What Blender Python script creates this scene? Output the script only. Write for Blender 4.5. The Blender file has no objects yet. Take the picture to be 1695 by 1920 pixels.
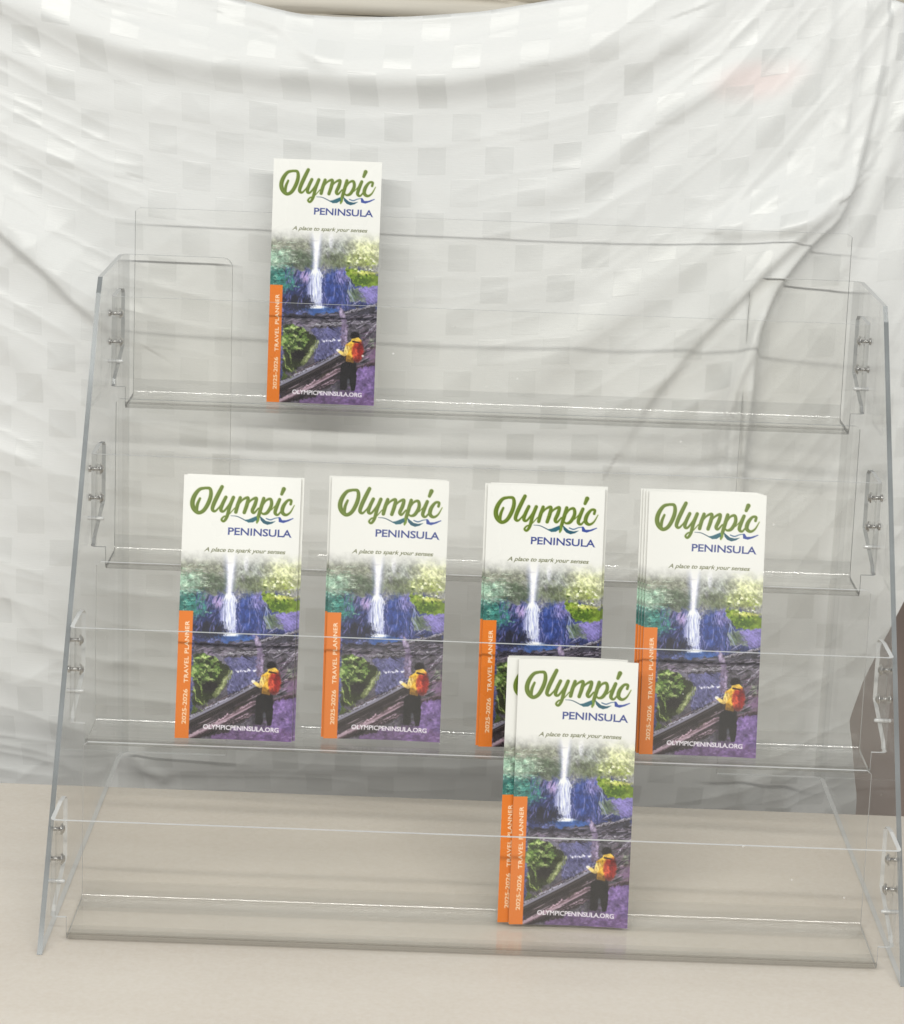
import bpy, math, random
import numpy as np
from mathutils import Vector, Matrix

IN = 0.0254
SC = bpy.context.scene
COL = SC.collection
random.seed(7)

# ------------------------------------------------------------------ camera
CAM = dict(cx=-1.31, cy=-71.75, cz=34.27, pitch=14.77, yaw=0.10, roll=2.16, f=4523.18)
_t, _y, _r = (math.radians(CAM[k]) for k in ('pitch', 'yaw', 'roll'))
FWD = np.array([math.sin(_y) * math.cos(_t), math.cos(_y) * math.cos(_t), -math.sin(_t)])
_right = np.array([math.cos(_y), -math.sin(_y), 0.0])
_up = np.cross(_right, FWD)
RR = math.cos(_r) * _right + math.sin(_r) * _up
UU = -math.sin(_r) * _right + math.cos(_r) * _up
CPOS = np.array([CAM['cx'], CAM['cy'], CAM['cz']])
cd = bpy.data.cameras.new('camera')
cd.sensor_fit = 'HORIZONTAL'; cd.sensor_width = 36.0
cd.lens = 36.0 * CAM['f'] / 1695.0
cd.clip_start = 0.05; cd.clip_end = 60
cam = bpy.data.objects.new('camera', cd); COL.objects.link(cam)
M = Matrix.Identity(4)
for i in range(3):
    M[i][0] = RR[i]; M[i][1] = UU[i]; M[i][2] = -FWD[i]; M[i][3] = CPOS[i] * IN
cam.matrix_world = M
SC.camera = cam


def proj(x, y, z):
    """world inches -> photo pixels (authoring aid only)"""
    X = np.stack([np.asarray(x, float) - CPOS[0], np.asarray(y, float) - CPOS[1], np.asarray(z, float) - CPOS[2]], -1)
    d = X @ FWD
    return 847.5 + CAM['f'] * (X @ RR) / d, 960 - CAM['f'] * (X @ UU) / d


def on_plane(px, py, yy):
    """photo pixel -> world point (inches) on the vertical plane y = yy"""
    d = FWD * CAM['f'] + RR * (px - 847.5) - UU * (py - 960)
    k = (yy - CPOS[1]) / d[1]
    return CPOS + d * k


# ------------------------------------------------------------------ world, lights, exposure
w = bpy.data.worlds.new('World'); SC.world = w; w.use_nodes = True
bg = w.node_tree.nodes['Background']
bg.inputs[0].default_value = (0.97, 0.985, 1.0, 1); bg.inputs[1].default_value = 0.38


def area(name, loc, target, sx, sy, watts, col):
    l = bpy.data.lights.new(name, 'AREA'); l.shape = 'RECTANGLE'
    l.size = sx * IN; l.size_y = sy * IN; l.energy = watts; l.color = col
    o = bpy.data.objects.new(name, l); COL.objects.link(o)
    o.location = Vector(loc) * IN
    o.rotation_euler = (Vector(target) - Vector(loc)).to_track_quat('-Z', 'Y').to_euler()
    return o


# two fluorescent ceiling fittings of the room, in front of and above the table
area('ceiling_tube_light', (-6, -92, 72), (0, 15, 10), 150, 2.6, 81, (1.0, 0.99, 0.942))
area('ceiling_tube_light', (10, -20, 96), (0, 0, 0), 120, 8, 10, (0.99, 1.0, 0.95))

SC.view_settings.view_transform = 'Standard'
SC.view_settings.look = 'None'
SC.view_settings.exposure = -0.03
SC.view_settings.gamma = 1.0
SC.render.engine = 'CYCLES'
cy = SC.cycles
cy.max_bounces = 24; cy.diffuse_bounces = 4; cy.glossy_bounces = 4
cy.transmission_bounces = 8; cy.transparent_max_bounces = 64
cy.use_denoising = True
cy.caustics_reflective = False; cy.caustics_refractive = False
cy.sample_clamp_indirect = 6


# ------------------------------------------------------------------ materials
def mat(name):
    m = bpy.data.materials.new(name); m.use_nodes = True
    nt = m.node_tree; nt.nodes.clear()
    out = nt.nodes.new('ShaderNodeOutputMaterial')
    return m, nt, out


def N(nt, t, **kw):
    n = nt.nodes.new(t)
    for k, v in kw.items():
        setattr(n, k, v)
    return n


def math_n(nt, op, a, b=None, c=None, clamp=False):
    n = N(nt, 'ShaderNodeMath', operation=op, use_clamp=clamp)
    for i, v in enumerate((a, b, c)):
        if v is None: continue
        if isinstance(v, (int, float)): n.inputs[i].default_value = v
        else: nt.links.new(v, n.inputs[i])
    return n.outputs[0]


def mix_col(nt, fac, a, b, blend='MIX'):
    n = N(nt, 'ShaderNodeMix', data_type='RGBA', blend_type=blend)
    for i, v in ((0, fac), (6, a), (7, b)):
        if isinstance(v, (int, float)): n.inputs[i].default_value = v
        elif isinstance(v, tuple): n.inputs[i].default_value = v if len(v) == 4 else (*v, 1)
        else: nt.links.new(v, n.inputs[i])
    return n.outputs[2]


def acrylic(name, absorb, tint, rough=0.03, f0=0.005, haze=0.002):
    """clear sheet: what passes falls off with the path through the sheet, the rest is mirrored by Fresnel"""
    m, nt, out = mat(name)
    geo = N(nt, 'ShaderNodeNewGeometry')
    dot = N(nt, 'ShaderNodeVectorMath', operation='DOT_PRODUCT')
    nt.links.new(geo.outputs['Incoming'], dot.inputs[0]); nt.links.new(geo.outputs['Normal'], dot.inputs[1])
    c = math_n(nt, 'ABSOLUTE', dot.outputs['Value'])
    # refracted cosine inside the sheet, ior 1.49
    s2 = math_n(nt, 'SUBTRACT', 1.0, math_n(nt, 'MULTIPLY', c, c))
    ci = math_n(nt, 'SQRT', math_n(nt, 'SUBTRACT', 1.0, math_n(nt, 'DIVIDE', s2, 2.22)))
    tr = math_n(nt, 'EXPONENT', math_n(nt, 'DIVIDE', -absorb, ci))
    col = mix_col(nt, 1.0, tint, tr, 'MULTIPLY')
    cc = N(nt, 'ShaderNodeCombineColor')
    for i in range(3): nt.links.new(tr, cc.inputs[i])
    mul = N(nt, 'ShaderNodeMix', data_type='RGBA', blend_type='MULTIPLY'); mul.inputs[0].default_value = 1
    mul.inputs[6].default_value = (*tint, 1); nt.links.new(cc.outputs[0], mul.inputs[7])
    tb = N(nt, 'ShaderNodeBsdfTransparent'); nt.links.new(mul.outputs[2], tb.inputs[0])
    gl = N(nt, 'ShaderNodeBsdfGlossy'); gl.inputs['Roughness'].default_value = rough
    fr = N(nt, 'ShaderNodeFresnel'); fr.inputs[0].default_value = 1.35
    # inside faces must not read as total reflection: use the outer Fresnel from both sides (Schlick)
    sch = math_n(nt, 'POWER', math_n(nt, 'SUBTRACT', 1.0, c), 3.4)
    fac = math_n(nt, 'ADD', f0, math_n(nt, 'MULTIPLY', sch, 0.36))
    mx = N(nt, 'ShaderNodeMixShader'); nt.links.new(fac, mx.inputs[0])
    nt.links.new(tb.outputs[0], mx.inputs[1]); nt.links.new(gl.outputs[0], mx.inputs[2])
    # faint handling haze and scuffs
    df = N(nt, 'ShaderNodeBsdfDiffuse'); df.inputs[0].default_value = (0.8, 0.8, 0.78, 1)
    tc = N(nt, 'ShaderNodeTexCoord'); nz = N(nt, 'ShaderNodeTexNoise'); nz.inputs['Scale'].default_value = 9
    nz.inputs['Detail'].default_value = 6
    nt.links.new(tc.outputs['Object'], nz.inputs['Vector'])
    hz = math_n(nt, 'MULTIPLY', math_n(nt, 'SUBTRACT', nz.outputs[0], 0.35, clamp=True), haze * 4)
    vo = N(nt, 'ShaderNodeTexVoronoi'); vo.inputs['Scale'].default_value = 34; nt.links.new(tc.outputs['Object'], vo.inputs['Vector'])
    vs_ = N(nt, 'ShaderNodeSeparateColor'); nt.links.new(vo.outputs['Color'], vs_.inputs[0])
    dust = math_n(nt, 'MULTIPLY', math_n(nt, 'LESS_THAN', vo.outputs['Distance'], 0.035), math_n(nt, 'GREATER_THAN', vs_.outputs[0], 0.86))
    hz = math_n(nt, 'MAXIMUM', hz, math_n(nt, 'MULTIPLY', dust, 0.7))
    m2 = N(nt, 'ShaderNodeMixShader'); nt.links.new(hz, m2.inputs[0])
    nt.links.new(mx.outputs[0], m2.inputs[1]); nt.links.new(df.outputs[0], m2.inputs[2])
    nt.links.new(m2.outputs[0], out.inputs[0])
    return m


def edge_mat(name, base, trans, gloss, varied, opaque):
    m, nt, out = mat(name)
    tb = N(nt, 'ShaderNodeBsdfTransparent'); tb.inputs[0].default_value = (*trans, 1)
    df = N(nt, 'ShaderNodeBsdfDiffuse'); df.inputs[0].default_value = (*base, 1)
    tc = N(nt, 'ShaderNodeTexCoord'); nz = N(nt, 'ShaderNodeTexNoise'); nz.inputs['Scale'].default_value = 14
    mp = N(nt, 'ShaderNodeMapping'); mp.inputs['Scale'].default_value = (1, 1, 1)
    nt.links.new(tc.outputs['Object'], mp.inputs[0]); nt.links.new(mp.outputs[0], nz.inputs[0])
    nt.links.new(mix_col(nt, math_n(nt, 'MULTIPLY', nz.outputs[0], varied), tuple(base), (0.75, 0.80, 0.84)), df.inputs[0])  # paler noise patches paint in the reflections inside the edge
    gl = N(nt, 'ShaderNodeBsdfGlossy'); gl.inputs['Roughness'].default_value = 0.12
    a = N(nt, 'ShaderNodeMixShader'); a.inputs[0].default_value = opaque
    nt.links.new(tb.outputs[0], a.inputs[1]); nt.links.new(df.outputs[0], a.inputs[2])
    b = N(nt, 'ShaderNodeMixShader'); b.inputs[0].default_value = gloss
    nt.links.new(a.outputs[0], b.inputs[1]); nt.links.new(gl.outputs[0], b.inputs[2])
    nt.links.new(b.outputs[0], out.inputs[0])
    return m


ACR = acrylic('clear_acrylic', 0.003, (0.998, 0.997, 0.993))
EDGE = edge_mat('acrylic_sawn_edge', (0.10, 0.105, 0.10), (0.50, 0.55, 0.58), 0.07, 0.42, 0.80)
EDGE_T = edge_mat('acrylic_thin_edge', (0.60, 0.60, 0.58), (0.4, 0.4, 0.4), 0.08, 0.3, 0.95)
EDGE_G = edge_mat('acrylic_grey_edge', (0.34, 0.345, 0.335), (0.5, 0.5, 0.5), 0.14, 0.4, 0.8)
EDGE_L = edge_mat('acrylic_light_edge', (0.84, 0.84, 0.82), (0.70, 0.70, 0.70), 0.14, 0.5, 0.8)
BEND = acrylic('acrylic_bend', 0.035, (0.99, 0.99, 0.985), 0.10, 0.06, 0.01)

BEND_F = acrylic('acrylic_front_bend', 0.13, (0.985, 0.985, 0.98), 0.10, 0.06, 0.01)  # extra absorption stands in for light bent away, deepening the shadow bands
BEND_S = acrylic('acrylic_side_bend', 0.06, (0.985, 0.985, 0.98), 0.10, 0.05, 0.01)
BEND_B = acrylic('acrylic_foot_bend', 0.17, (0.98, 0.97, 0.95), 0.10, 0.06, 0.01)  # darker transmission puts the shadow line under the lowest lip into the bend


def principled(name, col, rough, metal=0.0, spec=0.5):
    m, nt, out = mat(name)
    p = N(nt, 'ShaderNodeBsdfPrincipled')
    p.inputs['Base Color'].default_value = (*col, 1); p.inputs['Roughness'].default_value = rough
    p.inputs['Metallic'].default_value = metal; p.inputs['Specular IOR Level'].default_value = spec
    nt.links.new(p.outputs[0], out.inputs[0])
    return m, nt, p


STEEL, nt, p = principled('screw_steel', (0.62, 0.61, 0.59), 0.18, 1.0)
nz = N(nt, 'ShaderNodeTexNoise'); nz.inputs['Scale'].default_value = 900
rmp = N(nt, 'ShaderNodeMapRange'); rmp.inputs['To Min'].default_value = 0.15; rmp.inputs['To Max'].default_value = 0.4
nt.links.new(nz.outputs[0], rmp.inputs[0]); nt.links.new(rmp.outputs[0], p.inputs['Roughness'])

PAPER, nt, p = principled('page_paper', (0.80, 0.79, 0.75), 0.6)
tc = N(nt, 'ShaderNodeTexCoord'); nz = N(nt, 'ShaderNodeTexNoise'); nz.inputs['Scale'].default_value = 300
nt.links.new(tc.outputs['Object'], nz.inputs[0])
nt.links.new(mix_col(nt, nz.outputs[0], (0.74, 0.73, 0.69), (0.84, 0.83, 0.79)), p.inputs['Base Color'])

PRINT, nt, p = principled('cover_print', (0.8, 0.8, 0.8), 0.38, 0, 0.4)
at = N(nt, 'ShaderNodeVertexColor', layer_name='print')
oi = N(nt, 'ShaderNodeObjectInfo')
gm = mix_col(nt, math_n(nt, 'MULTIPLY', oi.outputs['Random'], 0.07), at.outputs[0], (0.78, 0.76, 0.70))
nt.links.new(gm, p.inputs['Base Color'])
tc = N(nt, 'ShaderNodeTexCoord'); nz = N(nt, 'ShaderNodeTexNoise'); nz.inputs['Scale'].default_value = 25
nt.links.new(tc.outputs['Object'], nz.inputs['Vector'])
nt.links.new(math_n(nt, 'ADD', math_n(nt, 'MULTIPLY', nz.outputs[0], 0.18), math_n(nt, 'ADD', 0.18, math_n(nt, 'MULTIPLY', oi.outputs['Random'], 0.1))), p.inputs['Roughness'])
bpn = N(nt, 'ShaderNodeBump'); bpn.inputs['Strength'].default_value = 0.15; bpn.inputs['Distance'].default_value = 0.002
nt.links.new(nz.outputs[0], bpn.inputs['Height']); nt.links.new(bpn.outputs[0], p.inputs['Normal'])

# tabletop: pale beige laminate with a fine fleck
TABLE, nt, p = principled('beige_tabletop', (0.58, 0.52, 0.44), 0.55, 0, 0.35)
tc = N(nt, 'ShaderNodeTexCoord')
n1 = N(nt, 'ShaderNodeTexNoise'); n1.inputs['Scale'].default_value = 260; n1.inputs['Detail'].default_value = 4
n2 = N(nt, 'ShaderNodeTexNoise'); n2.inputs['Scale'].default_value = 5; n2.inputs['Detail'].default_value = 5
n3 = N(nt, 'ShaderNodeTexVoronoi'); n3.inputs['Scale'].default_value = 30
for n in (n1, n2, n3): nt.links.new(tc.outputs['Object'], n.inputs['Vector'])
mp = N(nt, 'ShaderNodeMapping'); mp.inputs['Scale'].default_value = (0.5, 3.2, 1); nt.links.new(tc.outputs['Object'], mp.inputs[0])
n4 = N(nt, 'ShaderNodeTexNoise'); n4.inputs['Scale'].default_value = 6; n4.inputs['Detail'].default_value = 4; nt.links.new(mp.outputs[0], n4.inputs['Vector'])
rr_ = N(nt, 'ShaderNodeMapRange'); rr_.inputs['From Min'].default_value = 0.3; rr_.inputs['From Max'].default_value = 0.7
nt.links.new(math_n(nt, 'MULTIPLY', math_n(nt, 'ADD', n2.outputs[0], n4.outputs[0]), 0.5), rr_.inputs[0])
c1 = mix_col(nt, rr_.outputs[0], (0.68, 0.62, 0.545), (0.76, 0.71, 0.635))
c2 = mix_col(nt, 0.16, c1, n1.outputs[0], 'OVERLAY')
spk = math_n(nt, 'LESS_THAN', n3.outputs['Distance'], 0.022)

sep = N(nt, 'ShaderNodeSeparateColor'); nt.links.new(n3.outputs['Color'], sep.inputs[0])
spk2 = math_n(nt, 'MULTIPLY', spk, math_n(nt, 'GREATER_THAN', sep.outputs[0], 0.8))
c3 = mix_col(nt, math_n(nt, 'MULTIPLY', spk2, 0.5), c2, (0.12, 0.10, 0.08))
nt.links.new(c3, p.inputs['Base Color'])
bp = N(nt, 'ShaderNodeBump'); bp.inputs['Strength'].default_value = 0.12; bp.inputs['Distance'].default_value = 0.001
nt.links.new(n1.outputs[0], bp.inputs['Height']); nt.links.new(bp.outputs[0], p.inputs['Normal'])

# white checked damask: satin squares are glossier and a little lower in diffuse than the plain ones
CLOTH, nt, out = mat('checked_damask')
uv = N(nt, 'ShaderNodeAttribute', attribute_name='weave')
sp = N(nt, 'ShaderNodeSeparateXYZ'); nt.links.new(uv.outputs['Vector'], sp.inputs[0])
PITCH = 1.27
us = math_n(nt, 'DIVIDE', sp.outputs[0], PITCH); vs = math_n(nt, 'DIVIDE', sp.outputs[1], PITCH * 0.96)
fu = math_n(nt, 'FRACT', us); fv = math_n(nt, 'FRACT', vs)
cu = math_n(nt, 'FLOOR', us); cv = math_n(nt, 'FLOOR', vs)
par = math_n(nt, 'PINGPONG', math_n(nt, 'ADD', cu, cv), 1.0)


def inside(f, lo, hi, soft=0.05):
    a = N(nt, 'ShaderNodeMapRange', interpolation_type='SMOOTHSTEP')
    a.inputs['From Min'].default_value = lo; a.inputs['From Max'].default_value = lo + soft
    nt.links.new(f, a.inputs[0])
    b = N(nt, 'ShaderNodeMapRange', interpolation_type='SMOOTHSTEP')
    b.inputs['From Min'].default_value = hi; b.inputs['From Max'].default_value = hi - soft
    nt.links.new(f, b.inputs[0])
    return math_n(nt, 'MULTIPLY', a.outputs[0], b.outputs[0])


sq = math_n(nt, 'MULTIPLY', math_n(nt, 'MULTIPLY', inside(fu, 0.05, 0.93), inside(fv, 0.05, 0.93)), par)
wn = N(nt, 'ShaderNodeTexWhiteNoise', noise_dimensions='2D')
cmb = N(nt, 'ShaderNodeCombineXYZ'); nt.links.new(cu, cmb.inputs[0]); nt.links.new(cv, cmb.inputs[1])
nt.links.new(cmb.outputs[0], wn.inputs['Vector'])
nzm = N(nt, 'ShaderNodeTexNoise'); nzm.inputs['Scale'].default_value = 0.22; nt.links.new(uv.outputs['Vector'], nzm.inputs['Vector'])
zone = N(nt, 'ShaderNodeMapRange', interpolation_type='SMOOTHSTEP'); zone.inputs['From Min'].default_value = 0.38; zone.inputs['From Max'].default_value = 0.62
zone.inputs['To Min'].default_value = 0.4
nt.links.new(nzm.outputs[0], zone.inputs[0])
amt = math_n(nt, 'MULTIPLY', math_n(nt, 'MULTIPLY', sq, zone.outputs[0]), math_n(nt, 'ADD', 0.5, math_n(nt, 'MULTIPLY', wn.outputs[0], 0.5)))
big = N(nt, 'ShaderNodeTexNoise'); big.inputs['Scale'].default_value = 0.12; big.inputs['Detail'].default_value = 3
nt.links.new(uv.outputs['Vector'], big.inputs['Vector'])
base = mix_col(nt, big.outputs[0], (0.70, 0.71, 0.70), (0.77, 0.775, 0.77))
# thread grain
th = N(nt, 'ShaderNodeTexNoise'); th.inputs['Scale'].default_value = 9; th.inputs['Detail'].default_value = 5
mp = N(nt, 'ShaderNodeMapping'); mp.inputs['Scale'].default_value = (0.25, 3.0, 1)
nt.links.new(uv.outputs['Vector'], mp.inputs[0]); nt.links.new(mp.outputs[0], th.inputs['Vector'])
base = mix_col(nt, math_n(nt, 'MULTIPLY', math_n(nt, 'SUBTRACT', th.outputs[0], 0.5, clamp=True), 0.5), base, (0.66, 0.65, 0.62))
# the faint pink stain near the upper right corner
st = N(nt, 'ShaderNodeVectorMath', operation='DISTANCE')
mps = N(nt, 'ShaderNodeMapping'); mps.inputs['Scale'].default_value = (0.42, 1.0, 1)
nt.links.new(uv.outputs['Vector'], mps.inputs[0]); nt.links.new(mps.outputs[0], st.inputs[0])
STAIN_NODE = st
sr = N(nt, 'ShaderNodeMapRange', interpolation_type='SMOOTHSTEP')
sr.inputs['From Min'].default_value = 1.0; sr.inputs['From Max'].default_value = 0.25
nt.links.new(st.outputs['Value'], sr.inputs[0])
base = mix_col(nt, math_n(nt, 'MULTIPLY', sr.outputs[0], 0.55), base, (0.80, 0.66, 0.64))
dcol = mix_col(nt, math_n(nt, 'MULTIPLY', amt, 0.58), base, (0.60, 0.61, 0.60))
df = N(nt, 'ShaderNodeBsdfDiffuse'); nt.links.new(dcol, df.inputs[0]); df.inputs['Roughness'].default_value = 0.3
gl = N(nt, 'ShaderNodeBsdfGlossy'); gl.inputs['Roughness'].default_value = 0.42
gl.inputs[0].default_value = (0.9, 0.9, 0.88, 1)
mx = N(nt, 'ShaderNodeMixShader')
nt.links.new(math_n(nt, 'ADD', 0.03, math_n(nt, 'MULTIPLY', amt, 0.11)), mx.inputs[0])
nt.links.new(df.outputs[0], mx.inputs[1]); nt.links.new(gl.outputs[0], mx.inputs[2])
bp = N(nt, 'ShaderNodeBump'); bp.inputs['Strength'].default_value = 0.25; bp.inputs['Distance'].default_value = 0.0006
nt.links.new(math_n(nt, 'ADD', math_n(nt, 'MULTIPLY', sq, 0.8), th.outputs[0]), bp.inputs['Height'])
nt.links.new(bp.outputs[0], df.inputs['Normal']); nt.links.new(bp.outputs[0], gl.inputs['Normal'])
nt.links.new(mx.outputs[0], out.inputs[0])

BEIGE, nt, p = principled('beige_blanket_fabric', (0.62, 0.58, 0.50), 0.9)
tc = N(nt, 'ShaderNodeTexCoord'); nz = N(nt, 'ShaderNodeTexNoise'); nz.inputs['Scale'].default_value = 6
mp = N(nt, 'ShaderNodeMapping'); mp.inputs['Scale'].default_value = (0.8, 4, 9)
nt.links.new(tc.outputs['Object'], mp.inputs[0]); nt.links.new(mp.outputs[0], nz.inputs[0])
nt.links.new(mix_col(nt, nz.outputs[0], (0.50, 0.46, 0.39), (0.70, 0.67, 0.60)), p.inputs['Base Color'])

BROWN, nt, p = principled('brown_wall_paint', (0.20, 0.15, 0.125), 0.8)
tc = N(nt, 'ShaderNodeTexCoord'); nz = N(nt, 'ShaderNodeTexNoise'); nz.inputs['Scale'].default_value = 7
nt.links.new(tc.outputs['Object'], nz.inputs[0])
nt.links.new(mix_col(nt, nz.outputs[0], (0.34, 0.27, 0.235), (0.46, 0.37, 0.325)), p.inputs['Base Color'])

FLOORM, nt, p = principled('grey_floor', (0.45, 0.44, 0.42), 0.6)
tc = N(nt, 'ShaderNodeTexCoord'); nz = N(nt, 'ShaderNodeTexNoise'); nz.inputs['Scale'].default_value = 30
nt.links.new(tc.outputs['Object'], nz.inputs[0])
nt.links.new(mix_col(nt, nz.outputs[0], (0.40, 0.39, 0.37), (0.50, 0.49, 0.47)), p.inputs['Base Color'])

WOOD, nt, p = principled('dark_wood', (0.07, 0.035, 0.015), 0.4)
tc = N(nt, 'ShaderNodeTexCoord'); nz = N(nt, 'ShaderNodeTexNoise'); nz.inputs['Scale'].default_value = 20
mp = N(nt, 'ShaderNodeMapping'); mp.inputs['Scale'].default_value = (1, 8, 8)
nt.links.new(tc.outputs['Object'], mp.inputs[0]); nt.links.new(mp.outputs[0], nz.inputs[0])
nt.links.new(mix_col(nt, nz.outputs[0], (0.03, 0.014, 0.006), (0.12, 0.06, 0.025)), p.inputs['Base Color'])


# ------------------------------------------------------------------ object helpers
def link(name, me, parent=None):
    o = bpy.data.objects.new(name, me); COL.objects.link(o)
    if parent is not None: o.parent = parent
    return o


def empty(name, loc, label, cat, group=None):
    o = bpy.data.objects.new(name, None); COL.objects.link(o)
    o.empty_display_size = 0.02
    o.location = Vector(loc) * IN
    o['label'] = label; o['category'] = cat
    if group: o['group'] = group
    return o


def mesh(name, verts, faces, mats, idx=None, smooth=False):
    me = bpy.data.meshes.new(name)
    me.from_pydata([tuple(float(c) * IN for c in v) for v in verts], [], faces)
    for m in mats: me.materials.append(m)
    if idx is not None: me.polygons.foreach_set('material_index', idx)
    if smooth: me.polygons.foreach_set('use_smooth', [True] * len(me.polygons))
    me.update()
    return me


def sheet(name, P, Nn, mask, th, mats, bendrow=None, bendcol=None):
    """a bent plastic sheet: P grid of centre points, Nn normals, mask of cells; rims only where the sheet ends"""
    R, Cn = len(P), len(P[0])
    V = []; ids = {}
    def vid(i, j, s, rim=0):
        k = (i, j, s, rim)
        if k not in ids:
            ids[k] = len(V); V.append(np.array(P[i][j]) + np.array(Nn[i][j]) * (s * th / 2))
        return ids[k]
    F = []; MI = []
    ok = lambda i, j: 0 <= i < R - 1 and 0 <= j < Cn - 1 and mask[i][j]
    for i in range(R - 1):
        for j in range(Cn - 1):
            if not mask[i][j]: continue
            b = 2 if ((bendrow and i in bendrow) or (bendcol and j in bendcol)) else 0
            F.append((vid(i, j, 1), vid(i, j + 1, 1), vid(i + 1, j + 1, 1), vid(i + 1, j, 1))); MI.append(b)
            F.append((vid(i, j, -1), vid(i + 1, j, -1), vid(i + 1, j + 1, -1), vid(i, j + 1, -1))); MI.append(b)
            for (ni, nj, a, c) in ((i - 1, j, (i, j), (i, j + 1)), (i + 1, j, (i + 1, j + 1), (i + 1, j)),
                                   (i, j - 1, (i + 1, j), (i, j)), (i, j + 1, (i, j + 1), (i + 1, j + 1))):
                if not ok(ni, nj):
                    F.append((vid(*a, 1, 1), vid(*a, -1, 1), vid(*c, -1, 1), vid(*c, 1, 1)))
                    MI.append(3 if (ni < i and len(mats) > 3) else 1)
    me = mesh(name, V, F, mats, MI)
    me.polygons.foreach_set('use_smooth', [m_ in (0, 2) for m_ in MI])
    return me


# ------------------------------------------------------------------ the rack (inches)
W = 27.82; D = 18.79; H = 20.0; YB = 13.28
A = math.radians(4.0); CA, SA = math.cos(A), math.sin(A)
TH = 0.14
TIERS = {1: (14.79, 14.98, 2.25, 6.79), 2: (9.88, 10.25, 2.25, 5.35), 3: (5.14, 5.39, 2.25, 5.5), 4: (1.09, 0.12, 3.36, 5.3)}
LIP = 4.05; WC = 13.3; WL = 13.78

rack = empty('brochure_rack', (0, 9, 0), 'clear acrylic four tier brochure rack standing on the beige table', 'display rack')
RK = lambda v: (v[0], v[1] - 9, v[2])      # rack-local


def side_panel(s):
    th = 0.17
    xo = s * (W / 2 + th / 2)
    # flat side cell grid: rows by height, columns front edge -> rear, then bend and inward flange
    zs = [0.02, 0.35] + list(np.linspace(1, H - 0.5, 18)) + [H]
    nb = 7; rad = 0.3; FL = 4.2
    P = []; NN = []; 
    for z in zs:
        row = []; nr = []
        yf = z / H * YB
        if z < 0.2: yf += 0.0
        if z > H - 0.1: yf += 0.12
        for k in range(6):
            y = yf + (D - rad - yf) * k / 5
            row.append(RK((xo, y, z))); nr.append((s, 0, 0))
        for k in range(1, nb + 1):
            a = math.pi / 2 * k / nb
            cx = xo - s * rad
            row.append(RK((cx + s * rad * math.cos(a), D - rad + rad * math.sin(a), z))); nr.append((s * math.cos(a), math.sin(a), 0))
        for off, drop in ((1.2, 0), (2.4, 0), (FL - 0.36, 0), (FL - 0.22, 0.035), (FL - 0.10, 0.12), (FL - 0.03, 0.23), (FL, 0.36)):
            row.append(RK((xo - s * off, D, z - (drop if z == H else 0)))); nr.append((0, 1, 0))
        P.append(row); NN.append(nr)
    # round the top inner corner of the flange
    r = 0.35
    n = len(P[0])
    mask = [[True] * (n - 1) for _ in range(len(P) - 1)]
    me = sheet('side_panel', P, NN, mask, th, [ACR, EDGE, BEND_S], bendcol=set(range(5, 5 + nb)))
    if s < 0:
        me.flip_normals()
    # the thin rim of the rear flange and top is not sawn-thick: use the thin edge there
    me.materials.append(EDGE_T); me.materials.append(EDGE_L)
    for p_ in me.polygons:
        if p_.material_index == 1:
            c = p_.center
            if c.y > (YB - 9) * IN + 0.001 and c.z > (H - 0.2) * IN or c.y > (D - 9 - 0.3) * IN:
                p_.material_index = 3
            if c.z < 0.002: p_.material_index = 4
    return link('side_panel', me, rack)


for s in (-1, 1): side_panel(s)


def screw_mesh():
    V = []; F = []
    seg = 12
    # axis +x : domed head, collar washer, shank
    prof = [(0.0, 0.0), (0.0, 0.14), (0.03, 0.155), (0.07, 0.15), (0.11, 0.12), (0.135, 0.07), (0.14, 0.0)]
    prof = [(0.12, 0.001), (0.12, 0.06), (0.10, 0.11), (0.06, 0.145), (0.03, 0.155), (0.03, 0.20), (0.0, 0.20), (0.0, 0.07), (-0.34, 0.07), (-0.34, 0.13), (-0.42, 0.13), (-0.44, 0.001)]
    for (x, r) in prof:
        for k in range(seg):
            a = 2 * math.pi * k / seg
            V.append((x, r * math.cos(a), r * math.sin(a)))
    for i in range(len(prof) - 1):
        for k in range(seg):
            F.append((i * seg + k, i * seg + (k + 1) % seg, (i + 1) * seg + (k + 1) % seg, (i + 1) * seg + k))
    me = mesh('screw', V, F, [STEEL], smooth=True)
    return me


def pin_mesh():
    V = []; F = []; seg = 10
    prof = [(0.16, 0.001), (0.15, 0.05), (0.10, 0.07), (-0.42, 0.07), (-0.44, 0.001)]
    for (x, r) in prof:
        for k in range(seg):
            a = 2 * math.pi * k / seg
            V.append((x, r * math.cos(a), r * math.sin(a)))
    for i in range(len(prof) - 1):
        for k in range(seg):
            F.append((i * seg + k, i * seg + (k + 1) % seg, (i + 1) * seg + (k + 1) % seg, (i + 1) * seg + k))
    return mesh('locating_pin', V, F, [EDGE_L], smooth=True)


SCREW = screw_mesh(); PIN = pin_mesh()


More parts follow.
